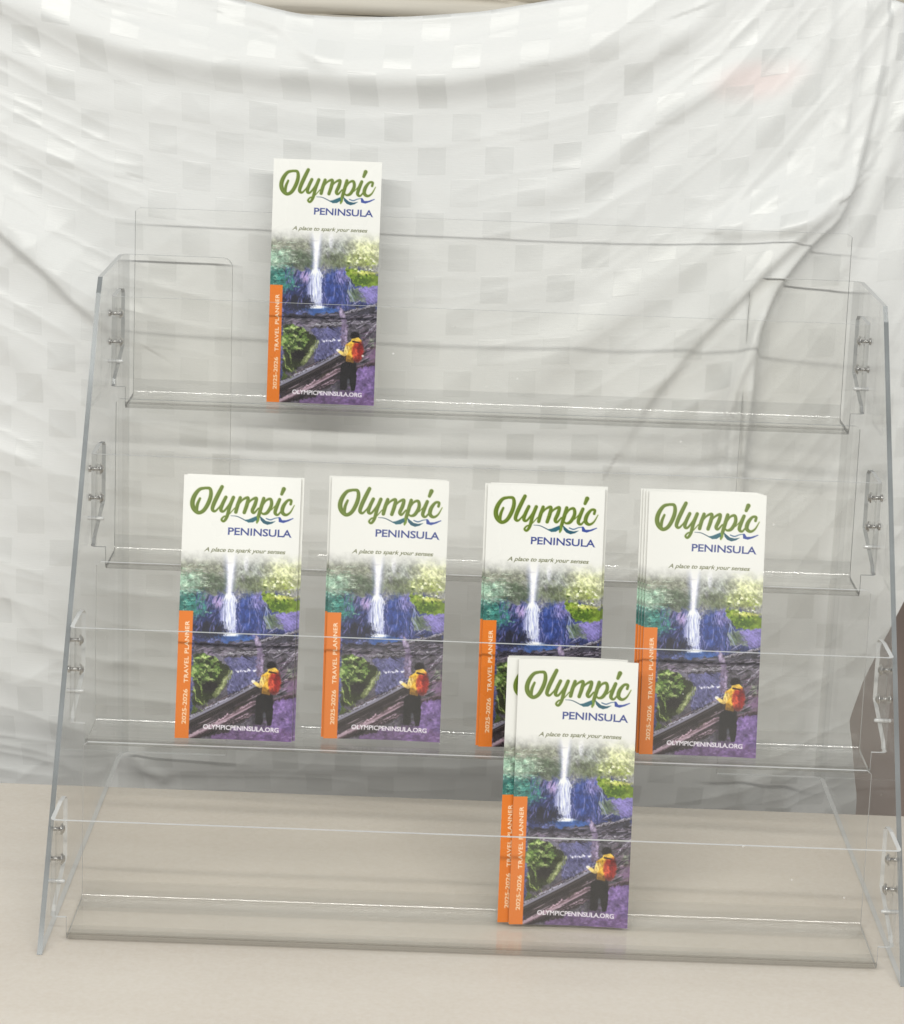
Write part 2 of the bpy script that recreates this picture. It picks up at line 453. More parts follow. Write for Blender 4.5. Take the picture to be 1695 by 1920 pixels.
def tray(i):
    y0, z0, fl, hb = TIERS[i]
    # profile from lip top down, round the front bend, floor, rear bend, up the back panel
    up = np.array([0, SA, CA]); nf = np.array([0, -CA, SA])
    prof = []      # (pos, normal, tag)
    r = 0.20
    f0 = np.array([0, y0, z0])
    h_list = [LIP, LIP - 0.10, LIP - 0.30, LIP - 1.2, LIP - 2.3, LIP - 2.75, LIP - 3.12, LIP - 3.3, 0.5, r]
    for h in h_list: prof.append((f0 + up * h, nf, 'lip'))
    c1 = f0 + up * r + np.array([0, r, 0])
    nbend = 10
    for k in range(1, nbend + 1):
        a = math.pi / 2 * k / nbend
        prof.append((c1 + r * (-np.array([0, CA, 0]) * math.cos(a) - np.array([0, 0, CA]) * math.sin(a)), np.array([0, -math.cos(a), -math.sin(a)]), 'bend'))
    zf = prof[-1][0][2]
    for k in range(1, 4):
        y = y0 + r + (fl - 2 * r) * k / 4
        prof.append((np.array([0, y, zf]), np.array([0, 0, -1.0]), 'floor'))
    c2 = np.array([0, y0 + fl - r, zf + r])
    for k in range(0, nbend + 1):
        a = (math.pi / 2) * k / nbend
        prof.append((c2 + r * np.array([0, math.sin(a), -math.cos(a)]), np.array([0, math.sin(a), -math.cos(a)]), 'bend'))
    b0 = prof[-1][0]
    for h in (0.4, 1.5, 3, 4.5, hb - 0.35, hb - 0.12, hb - 0.0):
        prof.append((b0 + up * (h - 0), np.array([0, CA, -SA]), 'back'))
    R = len(prof)
    # columns: tab rear .. tab bend .. lip .. centre ..
    tb = 0.16; TD = 2.65
    colsL = []
    P = []; NN = []
    nbc = 4
    for idx, (p, n, tag) in enumerate(prof):
        row = []; nr = []
        h = (p - f0) @ up if tag == 'lip' else 0
        half = []
        # from the middle outwards to the right, mirrored for the left
        xs = [0, 4, 9, WC - 0.25, WC]
        for x in xs: half.append((np.array([x, p[1], p[2]]), np.array(n)))
        if tag == 'lip' and h > 0.7:
            half.append((np.array([WL - tb, p[1], p[2]]), np.array(n)))
            for k in range(1, nbc + 1):
                a = math.pi / 2 * k / nbc
                half.append((np.array([WL - tb + tb * math.sin(a), p[1] + tb - tb * math.cos(a), p[2]]), np.array([math.sin(a), -math.cos(a), 0.0])))
            # tab depth with chamfered foot and clipped top corner
            d = TD
            dn = LIP - h
            if dn > 2.3: d = max(TD - (dn - 2.3) * 2.6, tb + 0.25)
            if dn < 0.01: d = TD - 1.0
            if 0.01 < dn < 0.2: d = TD - 0.3
            half.append((np.array([WL, p[1] + (tb + d) / 2, p[2]]), np.array([1.0, 0, 0])))
            half.append((np.array([WL, p[1] + d, p[2]]), np.array([1.0, 0, 0])))
        else:
            q = half[-1]
            for _ in range(1 + nbc + 2): half.append(q)
        if tag == 'back' and idx == R - 1:
            # rounded top corners of the back panel
            half[4:] = [(np.array([WC - 0.15, p[1], p[2]]), np.array(n))] * (len(half) - 4)
        left = [(np.array([-a[0], a[1], a[2]]), np.array([-b[0], b[1], b[2]])) for a, b in half[1:]][::-1]
        allc = left + half
        P.append([RK(a) for a, _ in allc]); NN.append([b for _, b in allc])
    Cn = len(P[0]); mid = (Cn - 1) // 2
    mask = [[True] * (Cn - 1) for _ in range(R - 1)]
    nl = sum(1 for q in prof if q[2] == 'lip' and (q[0] - f0) @ up > 0.7)
    for a in range(R - 1):
        for b in range(Cn - 1):
            off = b - mid if b >= mid else mid - 1 - b
            if off >= 4 and a >= nl - 1: mask[a][b] = False
    br = {k for k, q in enumerate(prof[:-1]) if q[2] == 'bend' or prof[k + 1][2] == 'bend'}
    me = sheet('tray', P, NN, mask, TH, [ACR, EDGE_L if i >= 3 else EDGE_G, BEND, EDGE_L if i >= 3 else EDGE_T], bendrow=br, bendcol={k for k in range(Cn - 1) if (k - mid if k >= mid else mid - 1 - k) in (5, 6, 7, 8)})  # paler rim colour on the lower tiers paints in their white glints
    me.materials.append(BEND_B if i == 4 else BEND_F)
    nlip = sum(1 for q in prof if q[2] == 'lip')
    for p_ in me.polygons:
        if p_.material_index == 2 and p_.center.y < (y0 - 9 + 0.3) * IN and p_.center.z < (z0 + 0.3) * IN: p_.material_index = 4
    t = link('tray', me, rack)
    # fixings
    topy = y0 + SA * LIP; topz = z0 + CA * LIP
    for s in (-1, 1):
        for dz in (0.87, 1.93):
            o = link('screw', SCREW, t)
            o.location = Vector(RK((s * (WL - TH / 2), topy + 1.35, topz - dz))) * IN
            o.rotation_euler = (0, 0, math.pi if s > 0 else 0)
        o = link('locating_pin', PIN, t)
        o.location = Vector(RK((s * (WL - TH / 2), topy + 1.1, topz - 2.62))) * IN
        o.rotation_euler = (0, 0, math.pi if s > 0 else 0)
    return t


for i in (1, 2, 3, 4): tray(i)

# ------------------------------------------------------------------ the printed cover, painted in numbers
CW, CH = 250, 560
SS = 3
PW, PH = CW * SS, CH * SS
rng = np.random.default_rng(5)


def s2l(c):
    c = np.asarray(c, float) / 255.0
    return np.where(c <= 0.04045, c / 12.92, ((c + 0.055) / 1.055) ** 2.4)


TLc, TRc, BRc, BLc = np.array([508.6, 303.4]), np.array([716.5, 310]), np.array([702.7, 761.8]), np.array([499.5, 760.5])


def photo2pix(px, py):
    v = (py - 303.4 - (px - 500) / 210 * 5) / 454.0
    for _ in range(6):
        L = TLc + (BLc - TLc) * v; Rr = TRc + (BRc - TRc) * v
        u = (px - L[0]) / (Rr[0] - L[0])
        top = TLc[1] + (TRc[1] - TLc[1]) * u; bot = BLc[1] + (BRc[1] - BLc[1]) * u
        v = (py - top) / (bot - top)
    return u * PW, v * PH


def c1(x, y):   # coordinates measured on the enlarged cover
    return photo2pix(480 + x / 3.84, 280 + y / 3.84)


def c5(x, y):   # coordinates measured on the enlarged title
    return photo2pix(500 + x / 7.37, 300 + y / 7.37)


YY, XX = np.mgrid[0:PH, 0:PW].astype(np.float32)
IMG = np.ones((PH, PW, 3), np.float32) * np.array([236, 236, 231], np.float32)


def noise(scale, octaves=4, sx=1.0, sy=1.0, seed=None):
    g = np.random.default_rng(seed if seed is not None else int(rng.integers(1e9)))
    out = np.zeros((PH, PW), np.float32); amp = 1; tot = 0
    for o in range(octaves):
        cell = scale / (2 ** o)
        nx, ny = int(PW / (cell * sx)) + 3, int(PH / (cell * sy)) + 3
        if cell * min(sx, sy) < 1.2: break
        grid = g.random((ny, nx)).astype(np.float32)
        fx = XX / (cell * sx); fy = YY / (cell * sy)
        ix, iy = fx.astype(int), fy.astype(int); tx, ty = fx - ix, fy - iy
        tx = tx * tx * (3 - 2 * tx); ty = ty * ty * (3 - 2 * ty)
        out += amp * ((grid[iy, ix] * (1 - tx) + grid[iy, ix + 1] * tx) * (1 - ty) + (grid[iy + 1, ix] * (1 - tx) + grid[iy + 1, ix + 1] * tx) * ty)
        tot += amp; amp *= 0.6
    return out / tot


def blend(mask, col):
    m = np.clip(mask, 0, 1)[..., None]
    IMG[:] = IMG * (1 - m) + np.asarray(col, np.float32) * m


def poly(pts, conv=c1, soft=1.2, rough=0, nz_=None):
    pts = [conv(*p) for p in pts]
    x0 = max(int(min(p[0] for p in pts)) - 12, 0); x1 = min(int(max(p[0] for p in pts)) + 12, PW)
    y0 = max(int(min(p[1] for p in pts)) - 12, 0); y1 = min(int(max(p[1] for p in pts)) + 12, PH)
    m = np.zeros((PH, PW), np.float32)
    if x1 <= x0 or y1 <= y0: return m
    X = XX[y0:y1, x0:x1]; Y = YY[y0:y1, x0:x1]
    if rough:
        X = X + (nz_[y0:y1, x0:x1] - .5) * rough; Y = Y + (nz_[::-1][y0:y1, x0:x1] - .5) * rough
    ins = np.zeros(X.shape, bool); dist = np.full(X.shape, 1e9, np.float32)
    n = len(pts)
    for k in range(n):
        (ax, ay), (bx, by) = pts[k], pts[(k + 1) % n]
        cond = ((ay > Y) != (by > Y)) & (X < (bx - ax) * (Y - ay) / ((by - ay) or 1e-9) + ax)
        ins ^= cond
        dx, dy = bx - ax, by - ay
        t = np.clip(((X - ax) * dx + (Y - ay) * dy) / (dx * dx + dy * dy + 1e-9), 0, 1)
        dist = np.minimum(dist, np.hypot(X - ax - t * dx, Y - ay - t * dy))
    sd = np.where(ins, dist, -dist)
    m[y0:y1, x0:x1] = np.clip(sd / soft + 0.5, 0, 1)
    return m


def stroke(pts, conv=c1, w=10.0, soft=1.5, spline=True, scale=None):
    """pts: (x, y[, width]); widths in the same measured units"""
    q = []
    for p in pts:
        x, y = conv(p[0], p[1]); ww = p[2] if len(p) > 2 else w
        if scale is None: scale = PW / 208.0 / (3.84 if conv is c1 else 7.37)
        q.append((x, y, ww * scale / 2))
    q = np.array(q)
    if spline and len(q) > 2:
        out = []
        e = np.vstack([2 * q[0] - q[1], q, 2 * q[-1] - q[-2]])
        for k in range(1, len(e) - 2):
            for t in np.linspace(0, 1, 9)[:-1]:
                out.append(0.5 * ((2 * e[k]) + (-e[k - 1] + e[k + 1]) * t + (2 * e[k - 1] - 5 * e[k] + 4 * e[k + 1] - e[k + 2]) * t * t + (-e[k - 1] + 3 * e[k] - 3 * e[k + 1] + e[k + 2]) * t ** 3))
        out.append(q[-1]); q = np.array(out)
    m = np.zeros((PH, PW), np.float32)
    for k in range(len(q) - 1):
        (ax, ay, ar), (bx, by, brr) = q[k], q[k + 1]
        pad = max(ar, brr) + soft + 2
        x0, x1 = max(int(min(ax, bx) - pad), 0), min(int(max(ax, bx) + pad) + 1, PW)
        y0, y1 = max(int(min(ay, by) - pad), 0), min(int(max(ay, by) + pad) + 1, PH)
        if x1 <= x0 or y1 <= y0: continue
        X = XX[y0:y1, x0:x1]; Y = YY[y0:y1, x0:x1]
        dx, dy = bx - ax, by - ay
        t = np.clip(((X - ax) * dx + (Y - ay) * dy) / (dx * dx + dy * dy + 1e-9), 0, 1)
        d = ar + (brr - ar) * t - np.hypot(X - ax - t * dx, Y - ay - t * dy)
        m[y0:y1, x0:x1] = np.maximum(m[y0:y1, x0:x1], np.clip(d / soft + 0.5, 0, 1))
    return m


def ell(cx, cy, rx, ry, conv=c1, soft=0.3, rough=0, nz_=None):
    x, y = conv(cx, cy); k = PW / 208.0 / 3.84
    d = np.hypot((XX - x) / (rx * k), (YY - y) / (ry * k))
    if rough: d = d + (nz_ - .5) * rough
    return np.clip((1 - d) / soft + 0.5, 0, 1)


nA = noise(60, 5); nB = noise(22, 4); nC = noise(9, 3); nD = noise(40, 4, 1.6, 0.7); nE = noise(6, 2); nV = noise(30, 4, 0.25, 2.5)


def paint_cover():
    k = PW / 208.0 / 3.84
    _, yt = c1(300, 590); _, yb = c1(300, 700)
    # base landscape
    fade = np.clip((YY - yt + (nA - .5) * 60) / (yb - yt), 0, 1)
    fade = fade * fade * (3 - 2 * fade)
    base = np.zeros_like(IMG)
    base[:] = (150, 150, 148)
    def bl(mask, col):
        m = np.clip(mask, 0, 1)[..., None]; base[:] = base * (1 - m) + np.asarray(col, np.float32) * m
    bl(ell(240, 740, 190, 130, soft=.8, rough=.6, nz_=nB), (134, 138, 120))
    bl(ell(300, 820, 160, 70, soft=.7, rough=.9, nz_=nB), (84, 98, 78))
    bl(ell(600, 720, 150, 120, soft=.9, rough=.6, nz_=nB), (158, 164, 156))
    bl(ell(600, 820, 130, 60, soft=.7, rough=.9, nz_=nB), (100, 110, 84))
    bl(ell(800, 700, 130, 120, soft=.9, rough=.3, nz_=nB), (205, 210, 158))
    bl(ell(760, 810, 120, 50, soft=.8, rough=.9, nz_=nC), (150, 160, 96))
    bl(((nB - .5) * 3) * (YY < c1(0, 880)[1]) * .35, (70, 72, 70))
    bl(((nC - .55) * 5) * .15, (225, 222, 230))
    # blue cliff and shaded rocks
    lo = np.clip((YY - c1(0, 865)[1] + (nB - .5) * 150 + (nA - .5) * 120) / (64 * k), 0, 1)
    bl(lo, (58, 66, 118))
    bl(lo * np.clip((nV - .5) * 5, 0, 1), (34, 46, 92))
    bl(lo * np.clip((nV[:, ::-1] - .56) * 7, 0, 1) * .7, (122, 118, 178))
    bl(ell(560, 1000, 80, 120, soft=.5, rough=.5, nz_=nV), (44, 66, 138))
    bl(ell(620, 930, 45, 60, soft=.6, rough=.8, nz_=nC), (120, 116, 180))
    bl(ell(345, 935, 35, 40, soft=.6, rough=.9, nz_=nC), (150, 132, 182))
    bl(ell(300, 1040, 60, 60, soft=.6, rough=.9, nz_=nC), (40, 52, 104))
    # left ferns, teal
    bl(ell(150, 960, 120, 90, soft=.6, rough=1.3, nz_=nC), (52, 120, 112))
    bl(ell(140, 800, 90, 60, soft=.8, rough=1.1, nz_=nC), (140, 172, 150))
    for _ in range(80):
        x = rng.uniform(100, 265); y = rng.uniform(690, 1040); L = rng.uniform(20, 55)
        c = (150, 205, 180) if rng.random() < .5 else (24, 66, 62)
        if y < 850: c = (196, 214, 190) if rng.random() < .5 else (96, 128, 104)
        m = stroke([(x, y, 7), (x + L, y + rng.uniform(-16, 10), 2)], spline=False)
        bl(m * .7, c)
    # right mossy bank
    bl(poly([(640, 870), (720, 870), (860, 905), (885, 920), (885, 985), (800, 1005), (720, 990), (670, 950)], rough=26, nz_=nB, soft=8), (112, 138, 40))
    bl(ell(760, 960, 60, 30, soft=.6, rough=1, nz_=nC), (70, 100, 20))
    bl(ell(790, 900, 90, 14, soft=.8, rough=.8, nz_=nC), (186, 190, 96))
    for _ in range(60):
        x = rng.uniform(660, 885); y = rng.uniform(790, 990)
        m = ell(x, y, rng.uniform(5, 13), rng.uniform(4, 8), soft=.5)
        bl(m * .8, [(214, 226, 160), (60, 84, 26), (150, 170, 60), (238, 240, 214)][int(rng.integers(4)) if y < 890 else int(rng.integers(1, 3))])
    # grey-green boulder, purple scree
    bl(poly([(650, 1020), (760, 1005), (830, 1040), (850, 1110), (680, 1110)], rough=20, nz_=nB, soft=6), (110, 118, 118))
    bl(poly([(740, 1020), (880, 980), (885, 1110), (810, 1120)], rough=20, nz_=nB, soft=6), (118, 108, 172))
    bl(ell(720, 1060, 45, 40, soft=.7, rough=1, nz_=nC), (84, 100, 82))
    # fall
    wf = stroke([(425, 610, 90), (425, 760, 66), (425, 880, 60), (425, 1000, 84), (425, 1140, 88)], soft=30)
    bl(wf * .42, (150, 160, 222))
    bl(stroke([(430, 600, 60), (430, 720, 44), (422, 880, 30), (415, 900, 34)], soft=20) * .95, (238, 238, 248))
    for (x, ww) in ((388, 7), (402, 12), (418, 16), (436, 14), (452, 12), (466, 9)):
        pts = [(x * .5 + 212 + rng.uniform(-4, 4), 890, ww * .8)] + [(x + rng.uniform(-4, 4), y, ww * rng.uniform(.5, 1.3)) for y in range(920, 1150, 38)]
        bl(stroke(pts, soft=5) * .62, (226, 230, 250))
    bl(ell(375, 1000, 12, 110, soft=1, rough=.9, nz_=nC) * .6, (180, 184, 230))
    bl(ell(535, 660, 16, 60, soft=1) * .6, (222, 222, 240))
    # pool and splash
    bl(ell(450, 1180, 165, 34, soft=.35, rough=.5, nz_=nB), (50, 84, 150))
    bl(ell(330, 1190, 60, 14, soft=.8), (96, 104, 160))
    bl(ell(432, 1150, 70, 12, soft=.7), (226, 232, 250))
    # dark log jam
    bl(poly([(190, 1195), (420, 1205), (620, 1180), (870, 1120), (880, 1300), (190, 1300)], rough=24, nz_=nB, soft=6), (62, 60, 74))
    bl(ell(300, 1120, 110, 60, soft=.6, rough=1.0, nz_=nC), (36, 38, 58))
    bl(poly([(190, 1240), (880, 1240), (880, 1850), (180, 1850)], soft=10), (84, 80, 90))
    tex = np.clip((nC - .5) * 4, 0, 1) * (YY > c1(0, 1215)[1])
    bl(tex * .5, (40, 36, 46)); bl(np.clip((nB[:, ::-1] - .55) * 6, 0, 1) * (YY > c1(0, 1215)[1]) * .4, (140, 128, 150))
    # stream
    bl(poly([(395, 1300), (640, 1290), (640, 1440), (560, 1500), (420, 1560), (420, 1420)], rough=22, nz_=nB, soft=8), (88, 88, 132))
    for _ in range(70):
        x = rng.uniform(410, 640); y = rng.uniform(1310, 1540)
        bl(ell(x, y, rng.uniform(5, 14), rng.uniform(2, 5), soft=.6) * .7, (60, 60, 96) if rng.random() < .5 else (132, 132, 172))
    for x in (488, 515, 540, 560, 600): bl(ell(x, 1392 + rng.uniform(-6, 6), 13, 6, soft=.5) * .9, (206, 206, 226))
    # logs
    def log(a, b, w0, body, hi, w1=None, dark=(34, 30, 36)):
        w1 = w1 or w0
        bl(stroke([(a[0], a[1] + w0 * .2, w0 * 1.1), (b[0], b[1] + w1 * .2, w1 * 1.1)], spline=False, soft=2), dark)
        bl(stroke([(a[0], a[1], w0), (b[0], b[1], w1)], spline=False, soft=2), body)
        for q in range(4):
            o = rng.uniform(-.35, .35)
            t0, t1 = sorted(rng.uniform(0, 1, 2))
            g = lambda t: (a[0] + (b[0] - a[0]) * t, a[1] + (b[1] - a[1]) * t + o * w0, w0 * .10)
            bl(stroke([g(t0), g(t1)], spline=False, soft=2) * .6, dark if q % 2 else hi)
        bl(stroke([(a[0], a[1] - w0 * .38, w0 * .2), (b[0], b[1] - w1 * .38, w1 * .2)], spline=False, soft=2), hi)
    log((640, 1192), (870, 1125), 16, (120, 116, 130), (196, 192, 206))
    log((240, 1210), (560, 1216), 12, (44, 42, 60), (84, 84, 110))
    log((680, 1225), (860, 1200), 14, (64, 58, 70), (150, 140, 160))
    log((400, 1282), (825, 1250), 20, (118, 114, 126), (190, 188, 200))
    bl(stroke([(612, 1165, 26), (622, 1215, 38), (632, 1240, 44)], soft=5), (118, 104, 134))
    bl(stroke([(612, 1165, 10), (625, 1215, 12)], soft=5) * .6, (170, 158, 186))
    bl(stroke([(640, 1285, 48), (636, 1350, 46), (630, 1410, 44)], soft=5), (118, 102, 134))
    bl(stroke([(652, 1290, 12), (646, 1400, 12)], soft=5) * .6, (166, 150, 182))
    bl(poly([(240, 1230), (300, 1250), (380, 1320), (350, 1345), (270, 1290)], rough=14, nz_=nC, soft=5), (134, 118, 146))
    bl(poly([(300, 1250), (370, 1290), (440, 1390), (400, 1400)], rough=14, nz_=nC, soft=5), (110, 106, 124))
    # bush on the left
    bl(poly([(190, 1290), (260, 1275), (380, 1330), (440, 1390), (400, 1500), (330, 1570), (250, 1620), (185, 1640)], rough=30, nz_=nB, soft=8), (50, 56, 36))
    for _ in range(240):
        a = rng.uniform(0, 6.28); r_ = math.sqrt(rng.random())
        x = 268 + math.cos(a) * r_ * 95; y = 1385 + math.sin(a) * r_ * 105
        if y > 1500 and x > 260: continue
        c = [(140, 168, 88), (96, 126, 56), (60, 84, 40), (176, 196, 120), (38, 50, 30)][int(rng.integers(5))]
        bl(ell(x, y, rng.uniform(6, 15), rng.uniform(5, 11), soft=.5) * .85, c)
    bl(ell(300, 1500, 60, 40, soft=.7, rough=1, nz_=nC), (36, 32, 34))
    bl(stroke([(440, 1400, 34), (390, 1480, 40), (335, 1560, 34)], soft=5), (112, 122, 78))
    bl(stroke([(446, 1396, 10), (400, 1462, 12), (350, 1545, 10)], soft=5), (160, 168, 120))
    bl(stroke([(190, 1500, 6), (215, 1580, 7), (255, 1620, 5)], soft=4), (150, 170, 90))
    bl(stroke([(200, 1430, 6), (240, 1500, 7), (250, 1560, 5)], soft=4), (120, 146, 70))
    bl(poly([(185, 1600), (215, 1640), (240, 1680), (180, 1700)], rough=10, nz_=nC), (70, 84, 40))
    # right-hand timbers
    log((745, 1400), (880, 1265), 26, (76, 66, 80), (170, 168, 184))
    log((760, 1470), (880, 1420), 26, (88, 72, 80), (156, 136, 150))
    bl(ell(835, 1395, 26, 28, soft=.6, rough=.7, nz_=nC), (136, 144, 128))
    bl(poly([(800, 1450), (870, 1440), (872, 1530), (805, 1520)], rough=10, nz_=nC, soft=3), (120, 94, 128))
    log((720, 1590), (880, 1530), 34, (70, 54, 62), (130, 106, 126))
    # purple path
    bl(poly([(715, 1600), (790, 1570), (885, 1560), (880, 1860), (560, 1860), (690, 1760)], rough=26, nz_=nB, soft=8), (110, 86, 142))
    tex2 = poly([(715, 1600), (885, 1560), (880, 1860), (560, 1860)], soft=8) * np.clip((nE - .5) * 4, 0, 1)
    bl(tex2 * .45, (150, 124, 180))
    bl(poly([(330, 1780), (700, 1745), (880, 1790), (880, 1860), (300, 1860)], rough=30, nz_=nB, soft=8) * .85, (112, 84, 132))
    # the big fallen trunk across the foreground
    bl(poly([(165, 1690), (610, 1470), (680, 1520), (640, 1640), (420, 1800), (170, 1855)], rough=14, nz_=nC, soft=4), (58, 50, 56))
    log((170, 1722), (620, 1492), 56, (70, 62, 66), (150, 148, 168), 50)
    bl(stroke([(330, 1640, 20), (600, 1520, 26)], soft=8) * .6, (120, 108, 104))
    for _ in range(26):
        t = rng.random(); x = 360 + 240 * t; y = 1640 - 110 * t + rng.uniform(-16, 16)
        bl(ell(x, y, rng.uniform(5, 12), rng.uniform(4, 9), soft=.6) * .8, (172, 142, 156) if rng.random() < .5 else (84, 72, 58))
    log((170, 1842), (660, 1565), 34, (104, 82, 92), (176, 148, 166), 26)
    log((260, 1800), (640, 1650), 50, (112, 92, 104), (170, 146, 164), 16)
    bl(stroke([(230, 1838, 12), (640, 1640, 10)], soft=4) * .9, (40, 32, 36))
    # break the painted shapes up: domain warp, then grain at several scales
    w1, w2 = nC, nE
    dx = (nB - .5) * 22 + (w1 - .5) * 16 + (w2 - .5) * 8; dy = (nB[::-1] - .5) * 18 + (w1[:, ::-1] - .5) * 14 + (w2[::-1] - .5) * 7
    wk = np.clip((YY - c1(0, 700)[1]) / 60, 0, 1)
    infall = stroke([(430, 600, 90), (420, 880, 90), (420, 1140, 110)], soft=30)
    wk = wk * (1 - .7 * infall)
    sx = np.clip((XX + dx * wk).astype(int), 0, PW - 1); sy = np.clip((YY + dy * wk).astype(int), 0, PH - 1)
    base[:] = base[sy, sx]
    g = 1 + ((noise(40, 4) - .5) * .55 + (noise(16, 3) - .5) * .55 + (noise(6, 2) - .5) * .18) * (1 - .75 * infall)
    base[:] = np.clip(base * g[..., None], 14, 250)
    # angular rock facets, branches and twigs
    def facets(x0, x1, y0, y1, n, cols, L, ang, wd=6, al=.6):
        for _ in range(n):
            x = rng.uniform(x0, x1); y = rng.uniform(y0, y1); l = rng.uniform(.4, 1) * L; a = math.radians(ang + rng.normal(0, 16))
            bl(stroke([(x, y, wd * rng.uniform(.4, 1)), (x + l * math.cos(a) * .5 + rng.uniform(-3, 3), y + l * math.sin(a) * .5, wd), (x + l * math.cos(a), y + l * math.sin(a), wd * .3)], soft=3) * al, cols[int(rng.integers(len(cols)))])
    facets(200, 385, 880, 1110, 60, [(30, 40, 84), (92, 98, 160), (130, 120, 184), (44, 60, 120), (24, 30, 60)], 60, 105, 9)
    facets(485, 680, 880, 1110, 90, [(28, 44, 108), (60, 90, 168), (110, 112, 184), (36, 50, 100), (150, 146, 204)], 60, 88, 7, .55)
    facets(640, 700, 930, 1100, 14, [(150, 160, 200), (24, 40, 60)], 90, 70, 7)
    facets(120, 390, 660, 870, 70, [(96, 92, 88), (176, 170, 172), (78, 80, 74), (196, 200, 190)], 60, 20, 12, .2)
    facets(490, 700, 660, 870, 60, [(110, 108, 116), (190, 188, 198), (84, 88, 84), (128, 138, 96)], 60, 60, 12, .2)
    facets(740, 870, 640, 800, 30, [(226, 226, 170), (176, 186, 120), (240, 238, 196)], 40, 40, 12, .4)
    facets(700, 880, 1010, 1120, 34, [(140, 132, 196), (80, 76, 120), (100, 104, 150)], 40, 30, 8, .5)
    facets(200, 860, 1205, 1300, 90, [(22, 20, 30), (112, 104, 124), (150, 140, 160), (44, 40, 56)], 70, -6, 9, .6)
    facets(640, 880, 1120, 1300, 30, [(24, 22, 30), (180, 172, 190), (96, 88, 104)], 80, -25, 8, .6)
    facets(740, 880, 1300, 1560, 50, [(26, 22, 30), (170, 160, 180), (104, 88, 104), (128, 96, 130)], 80, -28, 10, .6)
    facets(400, 640, 1300, 1540, 70, [(60, 62, 100), (124, 124, 168), (44, 44, 74), (150, 150, 190)], 40, 75, 7, .5)
    facets(180, 640, 1480, 1850, 0, [(0, 0, 0)], 1, 0)
    for _ in range(70):
        t = rng.random(); o = rng.uniform(-60, 95); x = 180 + 430 * t; y = 1735 - 235 * t + o
        l = rng.uniform(30, 110)
        bl(stroke([(x, y, 3), (x + l * .45, y - l * .24, 7), (x + l * .9, y - l * .49, 3)], soft=3) * .6, [(30, 26, 30), (150, 128, 140), (96, 80, 84), (188, 166, 180), (70, 62, 52)][int(rng.integers(5))])
    facets(540, 870, 1640, 1850, 70, [(92, 70, 124), (142, 116, 172), (168, 142, 196), (78, 58, 104)], 34, 5, 9, .45)
    facets(190, 300, 1540, 1700, 26, [(150, 172, 96), (70, 84, 44), (40, 44, 34)], 40, 70, 6, .6)
    for (x, ww) in ((392, 6), (408, 10), (424, 18), (442, 14), (460, 9)):
        bl(stroke([(x * .6 + 170 + rng.uniform(-3, 3), 880, ww)] + [(x + rng.uniform(-5, 5), y, ww * rng.uniform(.5, 1.2)) for y in range(915, 1146, 33)], soft=4) * .6, (236, 240, 252))
    # the long clear trunk again, crisp over the debris
    bl(stroke([(165, 1752, 50), (400, 1632, 46), (618, 1512, 40)], soft=4) * .92, (44, 38, 42))
    bl(stroke([(165, 1722, 16), (400, 1600, 14), (612, 1482, 12)], soft=4) * .95, (132, 130, 150))
    bl(stroke([(165, 1742, 8), (400, 1622, 7), (612, 1504, 6)], soft=3) * .7, (84, 76, 78))
    bl(stroke([(165, 1838, 14), (430, 1706, 12), (640, 1590, 8)], soft=4) * .9, (168, 142, 158))
    bl(stroke([(180, 1856, 16), (430, 1728, 14), (640, 1612, 8)], soft=4) * .9, (52, 40, 46))
    lum = base.mean(-1, keepdims=True)
    base[:] = np.clip(lum + (base - lum) * .84, 0, 255)
    base[:] = np.clip((base - 96) * 1.14 + 100, 8, 252)
    # hiker
    bl(poly([(612, 1560), (650, 1535), (725, 1545), (728, 1640), (718, 1745), (690, 1748), (675, 1660), (650, 1745), (608, 1740)], rough=8, nz_=nC, soft=4), (22, 20, 24))
    bl(ell(668, 1680, 9, 20, soft=.6), (110, 116, 128))
    bl(ell(715, 1352, 34, 32, soft=.3), (24, 20, 26))
    bl(poly([(690, 1375), (740, 1362), (765, 1385), (760, 1410), (690, 1420)], soft=3), (236, 196, 82))
    bl(poly([(645, 1420), (690, 1388), (715, 1400), (705, 1545), (650, 1535), (655, 1480)], soft=3), (232, 180, 62))
    bl(stroke([(660, 1440, 36), (640, 1485, 28), (600, 1465, 20)], soft=3), (240, 204, 120))
    bl(ell(592, 1458, 13, 10, soft=.4), (246, 238, 226))
    bl(stroke([(655, 1405, 8), (668, 1470, 8)], soft=3) * .4, (170, 120, 30))
    bl(ell(735, 1462, 44, 70, soft=.3, rough=.35, nz_=nC), (172, 50, 38))
    bl(ell(754, 1446, 22, 54, soft=.7) * .9, (122, 26, 28))
    bl(ell(728, 1520, 34, 22, soft=.7) * .8, (112, 30, 26))
    bl(ell(716, 1480, 20, 40, soft=.6) * .6, (206, 90, 62))
    bl(stroke([(700, 1392, 12), (748, 1400, 10)], soft=3), (60, 34, 24))
    bl(poly([(640, 1500), (660, 1490), (705, 1520), (705, 1550), (650, 1540)], soft=10) * .5, (150, 96, 26))
    bl(ell(660, 1600, 60, 90, soft=1.0, rough=.6, nz_=nC) * .5, (26, 22, 26))
    bl(ell(625, 1690, 40, 70, soft=1.0, rough=.6, nz_=nC) * .6, (24, 20, 26))
    hk = ell(690, 1520, 110, 230, soft=.5)
    gg = 1 + ((noise(12, 3) - .5) * .9) * hk
    base[:] = np.clip(base * gg[..., None], 6, 250)
    m = (fade)[..., None]
    IMG[:] = IMG * (1 - m) + base * m
    # white mist just under the tagline
    mist = np.clip(1 - np.abs(YY - c1(0, 640)[1]) / (60 * k), 0, 1) * .35
    blend(mist, (232, 232, 230))

    # ---- orange spine band
    x0, y0 = c1(100, 995); x1, _ = c1(185, 995)
